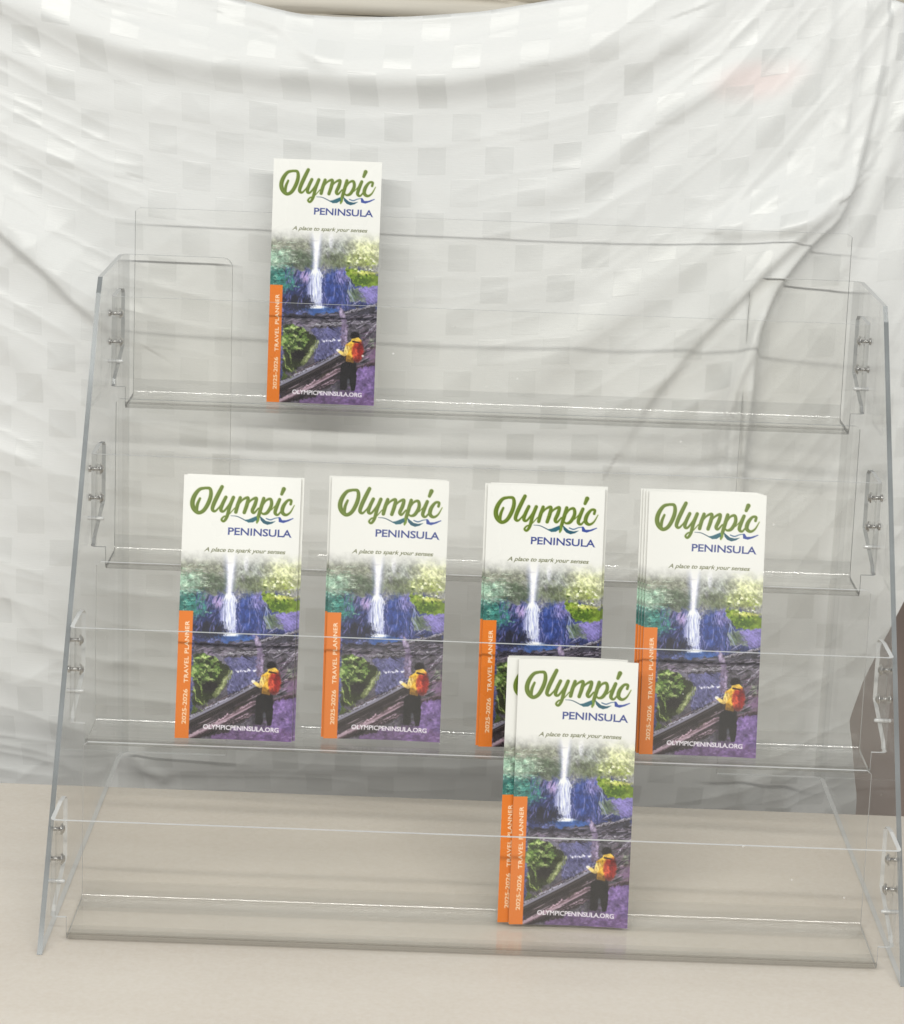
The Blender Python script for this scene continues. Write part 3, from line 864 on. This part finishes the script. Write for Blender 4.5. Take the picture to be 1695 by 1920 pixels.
    blend(np.clip((x1 - XX) / 1.5, 0, 1) * np.clip((YY - y0) / 1.5, 0, 1), (226, 122, 32))

    # ---- title
    G = (90, 112, 20)
    strokes = [
        [(335, 195, 34), (260, 215, 44), (200, 290, 56), (172, 380, 60), (190, 460, 56), (250, 512, 46), (320, 480, 50), (380, 380, 54), (408, 280, 50), (395, 205, 40), (335, 195, 34)],
        [(268, 330, 30), (238, 400, 40), (228, 470, 40), (240, 510, 30)],
        [(550, 180, 48), (500, 280, 54), (450, 390, 54), (430, 465, 46), (462, 492, 30), (510, 450, 20), (545, 400, 14)],
        [(602, 312, 44), (560, 400, 48), (540, 475, 44), (575, 492, 30), (630, 430, 26), (690, 340, 30)],
        [(700, 315, 46), (655, 430, 48), (620, 560, 42), (580, 618, 32), (550, 598, 26), (580, 560, 20), (640, 535, 14), (720, 450, 12)],
        [(790, 318, 44), (755, 420, 50), (735, 500, 46)],
        [(750, 430, 18), (820, 345, 26), (890, 318, 40), (880, 400, 50), (845, 505, 46)],
        [(860, 430, 18), (930, 350, 26), (1000, 322, 40), (985, 400, 50), (950, 480, 46), (975, 508, 30), (1030, 450, 18)],
        [(1098, 325, 44), (1065, 440, 50), (1030, 560, 44), (1012, 630, 22)],
        [(1075, 430, 18), (1130, 350, 28), (1190, 335, 38), (1200, 410, 46), (1150, 500, 44), (1095, 522, 28), (1065, 500, 18)],
        [(1200, 470, 12), (1290, 380, 14)],
        [(1308, 338, 44), (1270, 430, 50), (1250, 505, 44), (1285, 532, 28), (1335, 480, 18)],
        [(1362, 205, 56), (1335, 268, 40)],
        [(1455, 395, 34), (1462, 350, 34), (1415, 350, 34), (1360, 420, 50), (1345, 495, 50), (1390, 532, 36), (1450, 500, 22), (1505, 410, 8)],
    ]
    for st_ in strokes:
        halo = stroke([(a, b, ww + 14) for a, b, ww in st_], conv=c5, soft=10)
        blend(halo * .25, (214, 222, 170))
    for st_ in strokes: blend(stroke(st_, conv=c5, soft=3), G)
    for st_ in strokes: blend(stroke([(a - 6, b - 4, ww * .35) for a, b, ww in st_], conv=c5, soft=8) * .3, (142, 164, 70))
    blend(stroke([(670, 548, 6), (750, 555, 10), (830, 590, 12), (870, 612, 12)], conv=c5, soft=3), (46, 74, 92))
    blend(poly([(845, 600), (900, 592), (960, 568), (1010, 548), (1040, 560), (1010, 600), (960, 630), (900, 634)], conv=c5, soft=2), (34, 96, 112))
    blend(poly([(1050, 545), (1085, 575), (1130, 610), (1190, 622), (1260, 612), (1210, 645), (1150, 660), (1095, 640), (1060, 600)], conv=c5, soft=2), (30, 84, 104))
    blend(stroke([(1135, 580, 14), (1190, 596, 16), (1250, 575, 12), (1310, 566, 8)], conv=c5, soft=3), (70, 104, 140))
    blend(poly([(1295, 560), (1320, 562), (1345, 600), (1400, 598), (1490, 570), (1495, 578), (1430, 612), (1360, 635), (1300, 622)], conv=c5, soft=2), (46, 70, 150))
    blend(stroke([(1020, 560, 30), (1030, 600, 26), (1012, 640, 14)], conv=c5, soft=3), (112, 140, 44))


paint_cover()


# ---- lettering: outlines of the built-in typeface, rasterised onto the cover
def text_tris(body, spacing=1.0):
    cu = bpy.data.curves.new('lettering', 'FONT'); cu.body = body; cu.resolution_u = 3; cu.space_character = spacing
    o = bpy.data.objects.new('lettering', cu); COL.objects.link(o)
    dg = bpy.context.evaluated_depsgraph_get()
    me = bpy.data.meshes.new_from_object(o.evaluated_get(dg))
    me.calc_loop_triangles()
    V = np.array([v.co[:2] for v in me.vertices]); T = [tuple(t.vertices) for t in me.loop_triangles]
    bpy.data.objects.remove(o); bpy.data.curves.remove(cu); bpy.data.meshes.remove(me)
    V = V - V.min(0)
    return V, T


def put_text(body, p0, p1, height, col, conv=c1, shear=0.0, spacing=1.0, bold=0.0, vertical=False, alpha=1.0):
    """baseline from p0 to p1 (measured units), cap height in measured units"""
    V, T = text_tris(body, spacing)
    wmax = V[:, 0].max()
    # cap height of the face from the tallest glyph
    a = np.array(conv(*p0)); b = np.array(conv(*p1))
    ex = (b - a) / wmax
    L = np.linalg.norm(b - a)
    k = PW / 208.0 / (3.84 if conv is c1 else 7.37)
    hmax = V[:, 1].max()
    ux = (b - a) / L
    uy = np.array([ux[1], -ux[0]])
    m = np.zeros((PH, PW), np.float32)
    P2 = a + V[:, :1] * ex + (V[:, 1:] / hmax) * (height * k) * (uy + ux * shear)
    offs = [(0, 0)] if not bold else [(0, 0), (bold, 0), (0, bold), (-bold, 0), (0, -bold)]
    sub = [(0.25, 0.25), (0.75, 0.25), (0.25, 0.75), (0.75, 0.75)]
    for (i, j, l) in T:
        A_, B_, C_ = P2[i], P2[j], P2[l]
        x0 = max(int(min(A_[0], B_[0], C_[0])) - 3, 0); x1 = min(int(max(A_[0], B_[0], C_[0])) + 4, PW)
        y0 = max(int(min(A_[1], B_[1], C_[1])) - 3, 0); y1 = min(int(max(A_[1], B_[1], C_[1])) + 4, PH)
        if x1 <= x0 or y1 <= y0: continue
        area2 = (B_[0] - A_[0]) * (C_[1] - A_[1]) - (B_[1] - A_[1]) * (C_[0] - A_[0])
        if abs(area2) < 1e-9: continue
        sgn = 1 if area2 > 0 else -1
        acc = np.zeros((y1 - y0, x1 - x0), np.float32)
        X = XX[y0:y1, x0:x1]; Y = YY[y0:y1, x0:x1]
        for (sx_, sy_) in sub:
            best = None
            Xs, Ys = X + sx_, Y + sy_
            d = None
            for (q, r_) in ((A_, B_), (B_, C_), (C_, A_)):
                e = sgn * ((r_[0] - q[0]) * (Ys - q[1]) - (r_[1] - q[1]) * (Xs - q[0])) / (np.hypot(*(r_ - q)) + 1e-9) + bold
                d = e if d is None else np.minimum(d, e)
            acc += (d > 0)
        m[y0:y1, x0:x1] = np.maximum(m[y0:y1, x0:x1], acc / 4)
    blend(m * alpha, col)


put_text('PENINSULA', c_ := (410, 488), (840, 503), 48, (44, 60, 132), bold=1.1)
put_text('A place to spark your senses', (248, 608), (792, 622), 36, (96, 100, 62), shear=0.42, bold=0.4)
put_text('2025-2026', (146, 1750), (155, 1520), 27, (250, 226, 196), bold=0.6)
put_text('TRAVEL PLANNER', (157, 1475), (160, 1066), 27, (252, 230, 204), bold=0.6, spacing=1.1)
put_text('OLYMPICPENINSULA.ORG', (262, 1780), (765, 1791), 30, (246, 242, 250), bold=0.8)

small = IMG.reshape(CH, SS, CW, SS, 3).mean((1, 3))
# the slight softness of the print
small = np.clip(small, 0, 255)
LIN = s2l(small) * 0.93



def bow(u, b):       # concave curl of a standing booklet, inches back at mid width
    return b * (1 - (2 * u - 1) ** 2)


def cover_mesh(b, curl):
    xs = (np.arange(CW) + 0.5) / CW; xs[0] = 0; xs[-1] = 1
    vs = (np.arange(CH) + 0.5) / CH; vs[0] = 0; vs[-1] = 1
    U, V_ = np.meshgrid(xs, vs)
    X = U * 4.0; Z = 9.0 * (1 - V_)
    Y = bow(U, b) * (0.6 + 0.4 * (1 - V_)) + curl * (1 - V_) ** 3 - 0.004
    co = np.stack([X, Y, Z], -1).reshape(-1, 3).astype(np.float32) * IN
    me = bpy.data.meshes.new('cover')
    n = CW * CH
    me.vertices.add(n); me.vertices.foreach_set('co', co.ravel())
    idx = np.arange(n).reshape(CH, CW)
    q = np.stack([idx[:-1, :-1], idx[1:, :-1], idx[1:, 1:], idx[:-1, 1:]], -1).reshape(-1, 4)
    me.loops.add(q.size); me.loops.foreach_set('vertex_index', q.ravel().astype(np.int32))
    me.polygons.add(len(q)); me.polygons.foreach_set('loop_start', (np.arange(len(q)) * 4).astype(np.int32))
    me.polygons.foreach_set('use_smooth', np.ones(len(q), bool))
    me.update(calc_edges=True)
    ca = me.color_attributes.new('print', 'FLOAT_COLOR', 'POINT')
    rgba = np.ones((n, 4), np.float32); rgba[:, :3] = LIN.reshape(-1, 3)
    ca.data.foreach_set('color', rgba.ravel())
    me.materials.append(PRINT)
    return me


def pages_mesh(b, curl, th=0.075):
    nu, nv = 40, 24
    V = []; F = []
    for s in (0, 1):
        for j in range(nv + 1):
            for i in range(nu + 1):
                u = i / nu; v = j / nv
                V.append((u * 4.0, bow(u, b) * (0.6 + 0.4 * v) + curl * v ** 3 + 0.012 + s * th, v * 9.0))
    n1 = (nu + 1) * (nv + 1)
    g = lambda s, i, j: s * n1 + j * (nu + 1) + i
    for j in range(nv):
        for i in range(nu):
            F.append((g(0, i, j), g(0, i + 1, j), g(0, i + 1, j + 1), g(0, i, j + 1)))
            F.append((g(1, i, j), g(1, i, j + 1), g(1, i + 1, j + 1), g(1, i + 1, j)))
    for i in range(nu):
        F.append((g(0, i, 0), g(1, i, 0), g(1, i + 1, 0), g(0, i + 1, 0)))
        F.append((g(0, i, nv), g(0, i + 1, nv), g(1, i + 1, nv), g(1, i, nv)))
    for j in range(nv):
        F.append((g(0, 0, j), g(0, 0, j + 1), g(1, 0, j + 1), g(1, 0, j)))
        F.append((g(0, nu, j), g(1, nu, j), g(1, nu, j + 1), g(0, nu, j + 1)))
    return mesh('pages', V, F, [PAPER])


VAR = {'flat': (cover_mesh(0.03, 0.0), pages_mesh(0.03, 0.0)),
       'bowed': (cover_mesh(0.26, 0.05), pages_mesh(0.26, 0.05))}


def brochure(tier, x, d, back, label, var, dx=0.0, lean_extra=0.0, tilt=0.0, nstack=1, group='travel brochures in the acrylic rack'):
    y0, z0, fl, hb = TIERS[tier]; hb = 6.79
    dd = d + nstack * 0.085
    lean = math.atan2(fl - dd + hb * SA - 0.1, hb * CA) + math.radians(lean_extra)
    e = empty('brochure', (x + dx, y0 + d + back, z0 + TH / 2 + 0.02), label, 'brochure', group)
    e.rotation_euler = (-lean, math.radians(tilt), 0)
    c, p_ = VAR[var]
    link('cover', c, e); link('pages', p_, e)
    return e


T3g = 'brochures standing on the third tier'
brochure(1, -8.22, 1.37, 0, 'single travel brochure alone on the top tier of the acrylic rack', 'flat')
# third tier, four small stacks from left to right
brochure(3, -10.35, 0.70, 0, 'front brochure of the leftmost stack on the third tier', 'bowed', nstack=2)
brochure(3, -10.35, 0.70, 0.12, 'rear brochure peeking out at the right side of the leftmost third tier stack', 'bowed', dx=0.10, nstack=2)
brochure(3, -5.30, 1.20, 0, 'front brochure of the second stack from the left on the third tier', 'bowed', nstack=2)
brochure(3, -5.30, 1.20, 0.14, 'rear brochure edging out at upper left of the second stack on third tier', 'bowed', dx=-0.09, nstack=2)
brochure(3, 0.02, 0.95, 0, 'front brochure of the third stack, partly hidden by the lowest tier brochures', 'bowed', nstack=3)
brochure(3, 0.02, 0.95, 0.12, 'middle brochure of the third stack, its edge showing at the left', 'bowed', dx=-0.09, nstack=3)
brochure(3, 0.02, 0.95, 0.24, 'rearmost brochure of the third stack, edge showing at the right', 'bowed', dx=0.10, nstack=3)
brochure(3, 5.52, 0.80, 0, 'front brochure of the rightmost stack of four on the third tier', 'bowed', nstack=4)
brochure(3, 5.52, 0.80, 0.11, 'second brochure from the front in the rightmost third tier stack', 'bowed', dx=-0.09, nstack=4)
brochure(3, 5.52, 0.80, 0.22, 'third brochure from the front in the rightmost third tier stack', 'bowed', dx=-0.18, nstack=4)
brochure(3, 5.52, 0.80, 0.33, 'rearmost brochure of the rightmost third tier stack, fanned farthest left', 'bowed', dx=-0.26, nstack=4)
# lowest tier
brochure(4, 1.25, 2.20, 0, 'front brochure of the fanned stack on the lowest tier', 'bowed', nstack=3)
brochure(4, 1.25, 2.20, 0.13, 'middle brochure of the lowest tier stack, shifted left showing orange band', 'bowed', dx=-0.38, nstack=3)
brochure(4, 1.25, 2.20, 0.26, 'rearmost brochure of the lowest tier stack, only its top edge showing', 'bowed', dx=-0.34, nstack=3, lean_extra=0.4)

# ------------------------------------------------------------------ table
TY = 15.25       # far edge
tb_ = empty('table', (0, -5, -29), 'beige speckled table that the clear rack stands on', 'table')
def table_top():
    # rounded far edge, slab 1.1 in thick
    V = []; F = []
    prof = []
    for k in range(0, 9):
        a = math.pi / 2 * k / 8
        prof.append((TY - 0.35 + 0.35 * math.sin(a), -0.35 + 0.35 * math.cos(a)))
    prof += [(TY, -1.0), (TY - 0.1, -1.15), (-28, -1.15), (-28, 0)]
    for x in (-48, 48):
        for (y, z) in prof: V.append((x, y + 5, z + 29))
    n = len(prof)
    for k in range(n): F.append((k, (k + 1) % n, n + (k + 1) % n, n + k))
    F.append(tuple(range(n - 1, -1, -1))); F.append(tuple(range(n, 2 * n)))
    me = mesh('tabletop', V, F, [TABLE])
    return link('tabletop', me, tb_)
table_top()
for sx in (-44, 44):
    for yy in (-25, 12):
        V = []; F = []
        for z in (-29.0, -1.2):
            for (a, b) in ((-.8, -.8), (.8, -.8), (.8, .8), (-.8, .8)): V.append((sx + a, yy + b + 5, z + 29))
        F = [(0, 1, 5, 4), (1, 2, 6, 5), (2, 3, 7, 6), (3, 0, 4, 7), (4, 5, 6, 7), (3, 2, 1, 0)]
        link('leg', mesh('leg', V, F, [STEEL]), tb_)

# ------------------------------------------------------------------ white sheet
YC = 19.75
def ztop_of(px):
    xs = [-400, 0, 200, 430, 500, 560, 640, 760, 900, 1000, 1060, 1200, 1400, 1550, 1655, 1695, 1900]
    ys = [-330, -170, -80, 0, 18, 32, 38, 37, 27, 10, 0, -16, -30, -18, 0, 14, 90]
    return np.interp(px, xs, ys)


RIDGES = [
    # (amplitude in inches, half width above/left, half width below/right in px, polyline)
    (0.62, 62, 34, [(-120, -70, .6), (0, -10, .8), (140, 45, .9), (250, 85, 1), (400, 112, 1), (560, 128, 1), (700, 142, 1), (850, 140, 1), (1000, 112, .9), (1120, 82, .6), (1240, 40, .3)]),
    (0.13, 40, 14, [(-60, 60, .5), (40, 108, 1), (110, 145, .7), (200, 150, .2)]),
    (0.12, 60, 30, [(60, 130, .5), (180, 190, 1), (330, 200, .7), (520, 215, .9), (760, 235, .6), (900, 245, .2)]),
    (0.10, 40, 16, [(60, 280, .5), (150, 300, 1), (230, 322, .6)]),
    (0.10, 36, 16, [(150, 330, .3), (210, 355, 1), (250, 392, .7), (330, 405, .2)]),
    (0.11, 30, 14, [(430, 25, .4), (520, 45, 1), (600, 110, .8), (640, 125, .2)]),
    # left diagonal pulled fold
    (0.52, 46, 13, [(-140, 270, 1), (-10, 408, 1), (90, 498, 1.0), (150, 560, .9), (205, 605, .6), (260, 640, .2)]),
    (0.14, 40, 20, [(-80, 560, .6), (20, 640, 1), (60, 700, .6), (90, 770, .2)]),
    (0.15, 34, 18, [(-60, 1000, .7), (20, 1100, 1), (90, 1190, .7), (130, 1240, .2)]),
    (0.14, 50, 25, [(-60, 820, .6), (60, 870, 1), (150, 900, .3)]),
    (0.14, 60, 30, [(-60, 1190, .7), (60, 1290, 1), (120, 1360, .5), (220, 1420, .3)]),
    # right diagonals running down-left
    (0.22, 26, 20, [(1330, 30, .3), (1270, 75, 1), (1190, 118, .8), (1120, 150, .2)]),
    (0.20, 30, 22, [(1490, 40, .2), (1400, 120, .7), (1330, 165, 1), (1240, 215, .9), (1170, 285, .8), (1060, 350, .6), (960, 380, .2)]),
    (0.16, 30, 22, [(1530, 90, .3), (1500, 160, 1), (1460, 215, .8), (1400, 290, .3)]),
    (0.22, 24, 18, [(1570, 240, .3), (1510, 330, .8), (1440, 372, 1), (1370, 415, .7), (1300, 425, .2)]),
    (0.30, 30, 14, [(1600, 340, .4), (1510, 405, 1), (1430, 425, .9), (1360, 432, .3)]),
    # long soft diagonals behind the top tray
    (0.30, 46, 34, [(1420, 425, .3), (1320, 470, .8), (1230, 535, 1), (1120, 610, 1), (1020, 690, .8), (970, 740, .3)]),
    (0.46, 60, 13, [(1560, 385, .4), (1500, 430, .9), (1420, 505, 1), (1330, 600, 1), (1270, 670, 1), (1205, 755, .8), (1160, 840, .3)]),
    # the main pulled fold whose lip overlaps the right-hand flange
    (0.85, 70, 9, [(1668, 30, .25), (1652, 130, .35), (1625, 240, .55), (1600, 330, .7), (1568, 405, .85), (1520, 450, .9), (1458, 525, 1), (1425, 590, 1), (1410, 650, 1), (1400, 760, .9), (1388, 860, .6), (1384, 960, .4)]),
    (0.34, 12, 12, [(1440, 560, .2), (1412, 620, .8), (1372, 720, 1), (1352, 800, .9), (1350, 880, .6), (1350, 950, .2)]),
    (0.30, 14, 14, [(1420, 640, .3), (1400, 760, 1), (1388, 860, 1), (1378, 960, .7), (1372, 1100, .3)]),
    # vertical pleats by the right border
    (0.16, 20, 14, [(1560, -20, .5), (1552, 60, 1), (1530, 150, .7), (1520, 220, .3)]),
    (0.16, 18, 12, [(1625, 20, .6), (1610, 90, 1), (1590, 200, .9), (1570, 300, .5)]),
    (0.18, 20, 12, [(1700, 30, .7), (1680, 110, 1), (1650, 230, .9), (1620, 330, .8), (1570, 420, .4)]),
    (0.22, 24, 16, [(1760, 120, 1), (1700, 220, 1), (1660, 330, .9), (1620, 420, .7), (1590, 500, .3)]),
    (0.20, 40, 30, [(1760, 360, .8), (1700, 480, 1), (1660, 620, .8), (1655, 760, .4)]),
    (0.24, 30, 22, [(1740, 560, .8), (1700, 700, 1), (1690, 850, .9), (1680, 1000, .5)]),
    # bottom
    (0.30, 30, 24, [(1392, 1330, .4), (1378, 1430, 1), (1400, 1520, 1), (1420, 1700, 1)]),
    (0.30, 30, 24, [(1500, 1330, .3), (1475, 1430, 1), (1480, 1520, 1), (1490, 1700, 1)]),
    (0.20, 40, 18, [(200, 1400, .2), (260, 1440, 1), (330, 1450, 1), (520, 1452, .8), (760, 1450, 1), (1000, 1462, .7)]),
    (0.25, 14, 14, [(245, 1380, .3), (262, 1430, 1), (300, 1470, .8)]),
    (0.12, 60, 40, [(450, 1250, .3), (800, 1300, 1), (1200, 1280, .6)]),
    (0.10, 70, 50, [(300, 1120, .5), (700, 1170, 1), (1200, 1160, .5)]),
]


def ridge_field(PX, PY):
    Dsp = np.zeros(PX.shape, np.float32)
    for (amp, wa, wb, pl) in RIDGES:
        best = np.full(PX.shape, 1e9, np.float32); val = np.zeros(PX.shape, np.float32)
        pl = np.array(pl, float)
        # densify with a spline so folds bend smoothly
        e = np.vstack([2 * pl[0] - pl[1], pl, 2 * pl[-1] - pl[-2]]); q = []
        for k in range(1, len(e) - 2):
            for t in (0, .34, .67):
                q.append(0.5 * ((2 * e[k]) + (-e[k - 1] + e[k + 1]) * t + (2 * e[k - 1] - 5 * e[k] + 4 * e[k + 1] - e[k + 2]) * t * t + (-e[k - 1] + 3 * e[k] - 3 * e[k + 1] + e[k + 2]) * t ** 3))
        q.append(pl[-1]); q = np.array(q)
        wmax = max(wa, wb) * 3.2
        sel = (PX > q[:, 0].min() - wmax) & (PX < q[:, 0].max() + wmax) & (PY > q[:, 1].min() - wmax) & (PY < q[:, 1].max() + wmax)
        if not sel.any(): continue
        X = PX[sel]; Y = PY[sel]
        orient = 1 if q[-1, 0] > q[0, 0] else -1
        bd = np.full(X.shape, 1e9); sd = np.zeros(X.shape); am = np.zeros(X.shape)
        for k in range(len(q) - 1):
            a, b = q[k], q[k + 1]; dx, dy = b[0] - a[0], b[1] - a[1]; L2 = dx * dx + dy * dy + 1e-9
            t = np.clip(((X - a[0]) * dx + (Y - a[1]) * dy) / L2, 0, 1)
            ex, ey = X - a[0] - t * dx, Y - a[1] - t * dy
            d = np.hypot(ex, ey)
            # which side: the lower / right side counts positive
            cr = (dx * (Y - a[1]) - dy * (X - a[0])) * orient
            better = d < bd
            bd = np.where(better, d, bd); am = np.where(better, a[2] + (b[2] - a[2]) * t, am)
            sd = np.where(better, np.sign(cr), sd)
        wd = np.where(sd > 0, wb, wa)
        # taper both ends
        Dsp[sel] += amp * np.clip(am, 0, None) * np.exp(-(bd / wd) ** 2 * 0.9)
    return Dsp


def sheet_cloth():
    nx, nz_ = 620, 700
    s = np.linspace(0, 1, nx); t = np.linspace(0, 1, nz_)
    Xl = -24.0
    zb = -9.0
    topx = on_plane(847, 20, YC)
    S, T = np.meshgrid(s, t)
    X = Xl + S * 48.0
    px0, _ = proj(X[0], np.full(nx, YC), np.full(nx, 27.0))
    Zt = np.array([on_plane(float(a), float(b), YC)[2] for a, b in zip(px0, ztop_of(px0))])
    ker = np.hanning(21); ker /= ker.sum(); Zt = np.convolve(np.pad(Zt, 10, mode='edge'), ker, 'valid')
    T2 = (T - 0.06) / 0.94
    Z = Zt[None, :] + (zb - Zt[None, :]) * np.clip(T2, 0, 1)
    # right border of the sheet pulls in low down
    ry = [900, 1060, 1130, 1210, 1290, 1340, 1365, 1440, 1520, 1900]
    rx = [1905, 1800, 1706, 1664, 1624, 1606, 1598, 1606, 1620, 1640]
    zz = np.array([on_plane(1600, y, YC)[2] for y in ry]); xx = np.array([on_plane(x, y, YC)[0] for x, y in zip(rx, ry)])
    o = np.argsort(zz); Xr = np.interp(Z, zz[o], xx[o])
    Xr = np.where(Z > zz.max(), 24 + 0 * Xr, np.minimum(Xr, 24))
    # blend to full width above
    kk = np.clip((Z - zz[1]) / 3.0, 0, 1); Xr = Xr * (1 - kk) + 24 * kk
    sc = (Xr - Xl) / 48.0
    Xs = Xl + S * 48.0 * np.where(S > 0.5, 1, 1)
    edge = np.clip((S - 0.55) / 0.45, 0, 1)
    Xw = X - (24 - Xr) * edge ** 1.4
    PX, PY = proj(Xw, np.full(Xw.shape, YC), Z)
    disp = ridge_field(PX.astype(np.float32), PY.astype(np.float32))
    # fine wrinkles that run along the swag
    def vn(a, b, seed):
        g = np.random.default_rng(seed).random((160, 160)); a = a + 40; b = b + 40
        ia, ib = np.floor(a).astype(int), np.floor(b).astype(int); ta, tb2 = a - ia, b - ib
        ta = ta * ta * (3 - 2 * ta); tb2 = tb2 * tb2 * (3 - 2 * tb2)
        G_ = lambda p, q: g[p % 160, q % 160]
        return (G_(ia, ib) * (1 - ta) + G_(ia + 1, ib) * ta) * (1 - tb2) + (G_(ia, ib + 1) * (1 - ta) + G_(ia + 1, ib + 1) * ta) * tb2
    sag0 = np.interp(PX, [-300, 0, 200, 430, 640, 850, 1100, 1350, 1600, 1900], [-420, -190, -90, -26, 0, -4, -60, -240, -520, -900])
    kf = np.clip(1.25 - PY / 1500, 0.35, 1)
    Q = PY - sag0 * kf
    left = np.clip((420 - PX) / 300, 0, 1); right = np.clip((PX - 1000) / 400, 0, 1)
    w_ = 0.35 + 0.5 * left + 0.5 * right + 0.6 * np.clip((PY - 900) / 500, 0, 1)
    r1 = vn(Q / 62, PX / 330, 3); r1 = (1 - np.abs(2 * r1 - 1)) ** 2
    r2 = vn(Q / 34 + 7, PX / 190 + 3, 4); r2 = (1 - np.abs(2 * r2 - 1)) ** 2.5
    r3 = vn(Q / 150 + 2, PX / 420 + 1, 8)
    r4 = vn((PY + PX * .7) / 90, (PX - PY * .7) / 160, 11); r4 = (1 - np.abs(2 * r4 - 1)) ** 2
    disp += w_ * (0.10 * r1 + 0.040 * r2 + 0.30 * (r3 - .5) + 0.05 * r4)
    # gentle waviness
    def wv(fx, fz, ph): return np.sin(Xw * fx + ph + 0.6 * np.sin(Z * fz)) * np.cos(Z * fz * 1.3 + ph * 2 + 0.5 * np.sin(Xw * fx * .7))
    disp += 0.05 * wv(.35, .25, 1) + 0.022 * wv(.9, .7, 2.2) + 0.006 * wv(2.1, 1.8, .4)
    base = 0.9 * np.clip((Xw - 9) / 8, 0, 1) - 0.15 * np.clip((-Xw - 8) / 8, 0, 1)
    # the hem falls away behind the table
    low = np.clip((1.5 - Z) / 6, 0, 1)
    Yw = YC + base - disp + np.clip((0.9 - Z) / 4.0, 0, 3) ** 1.4 * (1.1 + 1.1 * np.clip((Xw + 14) / 4, 0, 1))
    # rolled top edge: goes back over whatever carries the sheet
    tt = np.clip(-T2, 0, None) / 0.0638
    ang = tt * math.pi * 0.62
    R_ = 0.55
    Yw = Yw + np.where(T2 < 0, R_ * (1 - np.cos(ang)) + tt * 1.2, 0)
    near = np.clip(1 - (Zt[None, :] - Z) / 0.9, 0, 1)
    Z2 = Z + np.where(T2 < 0, R_ * np.sin(ang) * 0.35 - tt * tt * 0.5, 0)
    co = np.stack([Xw, Yw, Z2], -1).reshape(-1, 3).astype(np.float32) * IN
    n = nx * nz_
    me = bpy.data.meshes.new('white_sheet')
    me.vertices.add(n); me.vertices.foreach_set('co', co.ravel())
    idx = np.arange(n).reshape(nz_, nx)
    q = np.stack([idx[:-1, :-1], idx[1:, :-1], idx[1:, 1:], idx[:-1, 1:]], -1).reshape(-1, 4)
    me.loops.add(q.size); me.loops.foreach_set('vertex_index', q.ravel().astype(np.int32))
    me.polygons.add(len(q)); me.polygons.foreach_set('loop_start', (np.arange(len(q)) * 4).astype(np.int32))
    me.polygons.foreach_set('use_smooth', np.ones(len(q), bool))
    me.update(calc_edges=True)
    # weave coordinates: the check rows sag with the swag
    sagp = np.interp(PX, [-200, 0, 300, 550, 760, 1000, 1300, 1600, 1900], [-150, -90, -35, -8, 0, -18, -70, -120, -160])
    k = np.clip(1 - (PY - 150) / 900, 0.0, 1)
    U = Xw + 0.25 * disp
    Vv = Z + sagp * k / 48.6 * 0.9 - 0.5 * disp
    at = me.attributes.new('weave', 'FLOAT_VECTOR', 'POINT')
    arr = np.stack([U + 50, Vv + 50, np.zeros_like(U)], -1).reshape(-1, 3).astype(np.float32)
    at.data.foreach_set('vector', arr.ravel())
    me.materials.append(CLOTH)
    # where the stain sits in weave coordinates
    j = np.argmin(np.hypot(PX - 1425, PY - 150)); a = arr[j]
    STAIN_NODE.inputs[1].default_value = (a[0] * 0.42, a[1], 0)
    o_ = link('white_sheet', me)
    m_ = o_.modifiers.new('thickness', 'SOLIDIFY'); m_.thickness = 0.0006; m_.offset = 1
    o_['label'] = 'white checked damask sheet draped as a backdrop behind the rack'
    o_['category'] = 'sheet'
    return o_
sheet_cloth()

# ------------------------------------------------------------------ behind the sheet
def box_mesh(name, a, b, m, rot=None):
    V = [(x, y, z) for x in (a[0], b[0]) for y in (a[1], b[1]) for z in (a[2], b[2])]
    F = [(0, 1, 3, 2), (4, 6, 7, 5), (0, 4, 5, 1), (2, 3, 7, 6), (0, 2, 6, 4), (1, 5, 7, 3)]
    return mesh(name, V, F, [m])


def blanket():
    nx, nz_ = 120, 60
    V = []; F = []
    for j in range(nz_ + 1):
        for i in range(nx + 1):
            x = -16 + 32 * i / nx; z = 24.5 + 9 * j / nz_
            f = 0.35 * math.sin(z * 4.4 + 0.5 * math.sin(x * 0.33) + 0.12 * x) + 0.18 * math.sin(z * 9.5 - 0.25 * x + 1.5 * math.sin(x * .2)) + 0.1 * math.sin(z * 17 + x * .5)
            V.append((x, 24.6 - f + 0.12 * (z - 24.5) ** 1.5 * 0.2, z))
    for j in range(nz_):
        for i in range(nx):
            a = j * (nx + 1) + i; F.append((a, a + 1, a + nx + 2, a + nx + 1))
    o = link('beige_blanket', mesh('beige_blanket', V, F, [BEIGE], smooth=True))
    m_ = o.modifiers.new('thickness', 'SOLIDIFY'); m_.thickness = 0.004; m_.offset = 1
    o['label'] = 'folded beige fabric seen above the top edge of the white sheet'; o['category'] = 'fabric'
blanket()

o = link('back_wall', box_mesh('back_wall', (-90, 44, -30), (90, 48, 75), BROWN)); o['kind'] = 'structure'
o = link('floor', box_mesh('floor', (-120, -120, -30.2), (120, 44, -29.05), FLOORM)); o['kind'] = 'structure'
rl = link('wooden_rail', box_mesh('wooden_rail', (17.0, 22.4, 26.0), (30, 24.0, 30.5), WOOD))
rl['label'] = 'dark wooden rail showing at the top right corner above the sheet'; rl['category'] = 'rail'
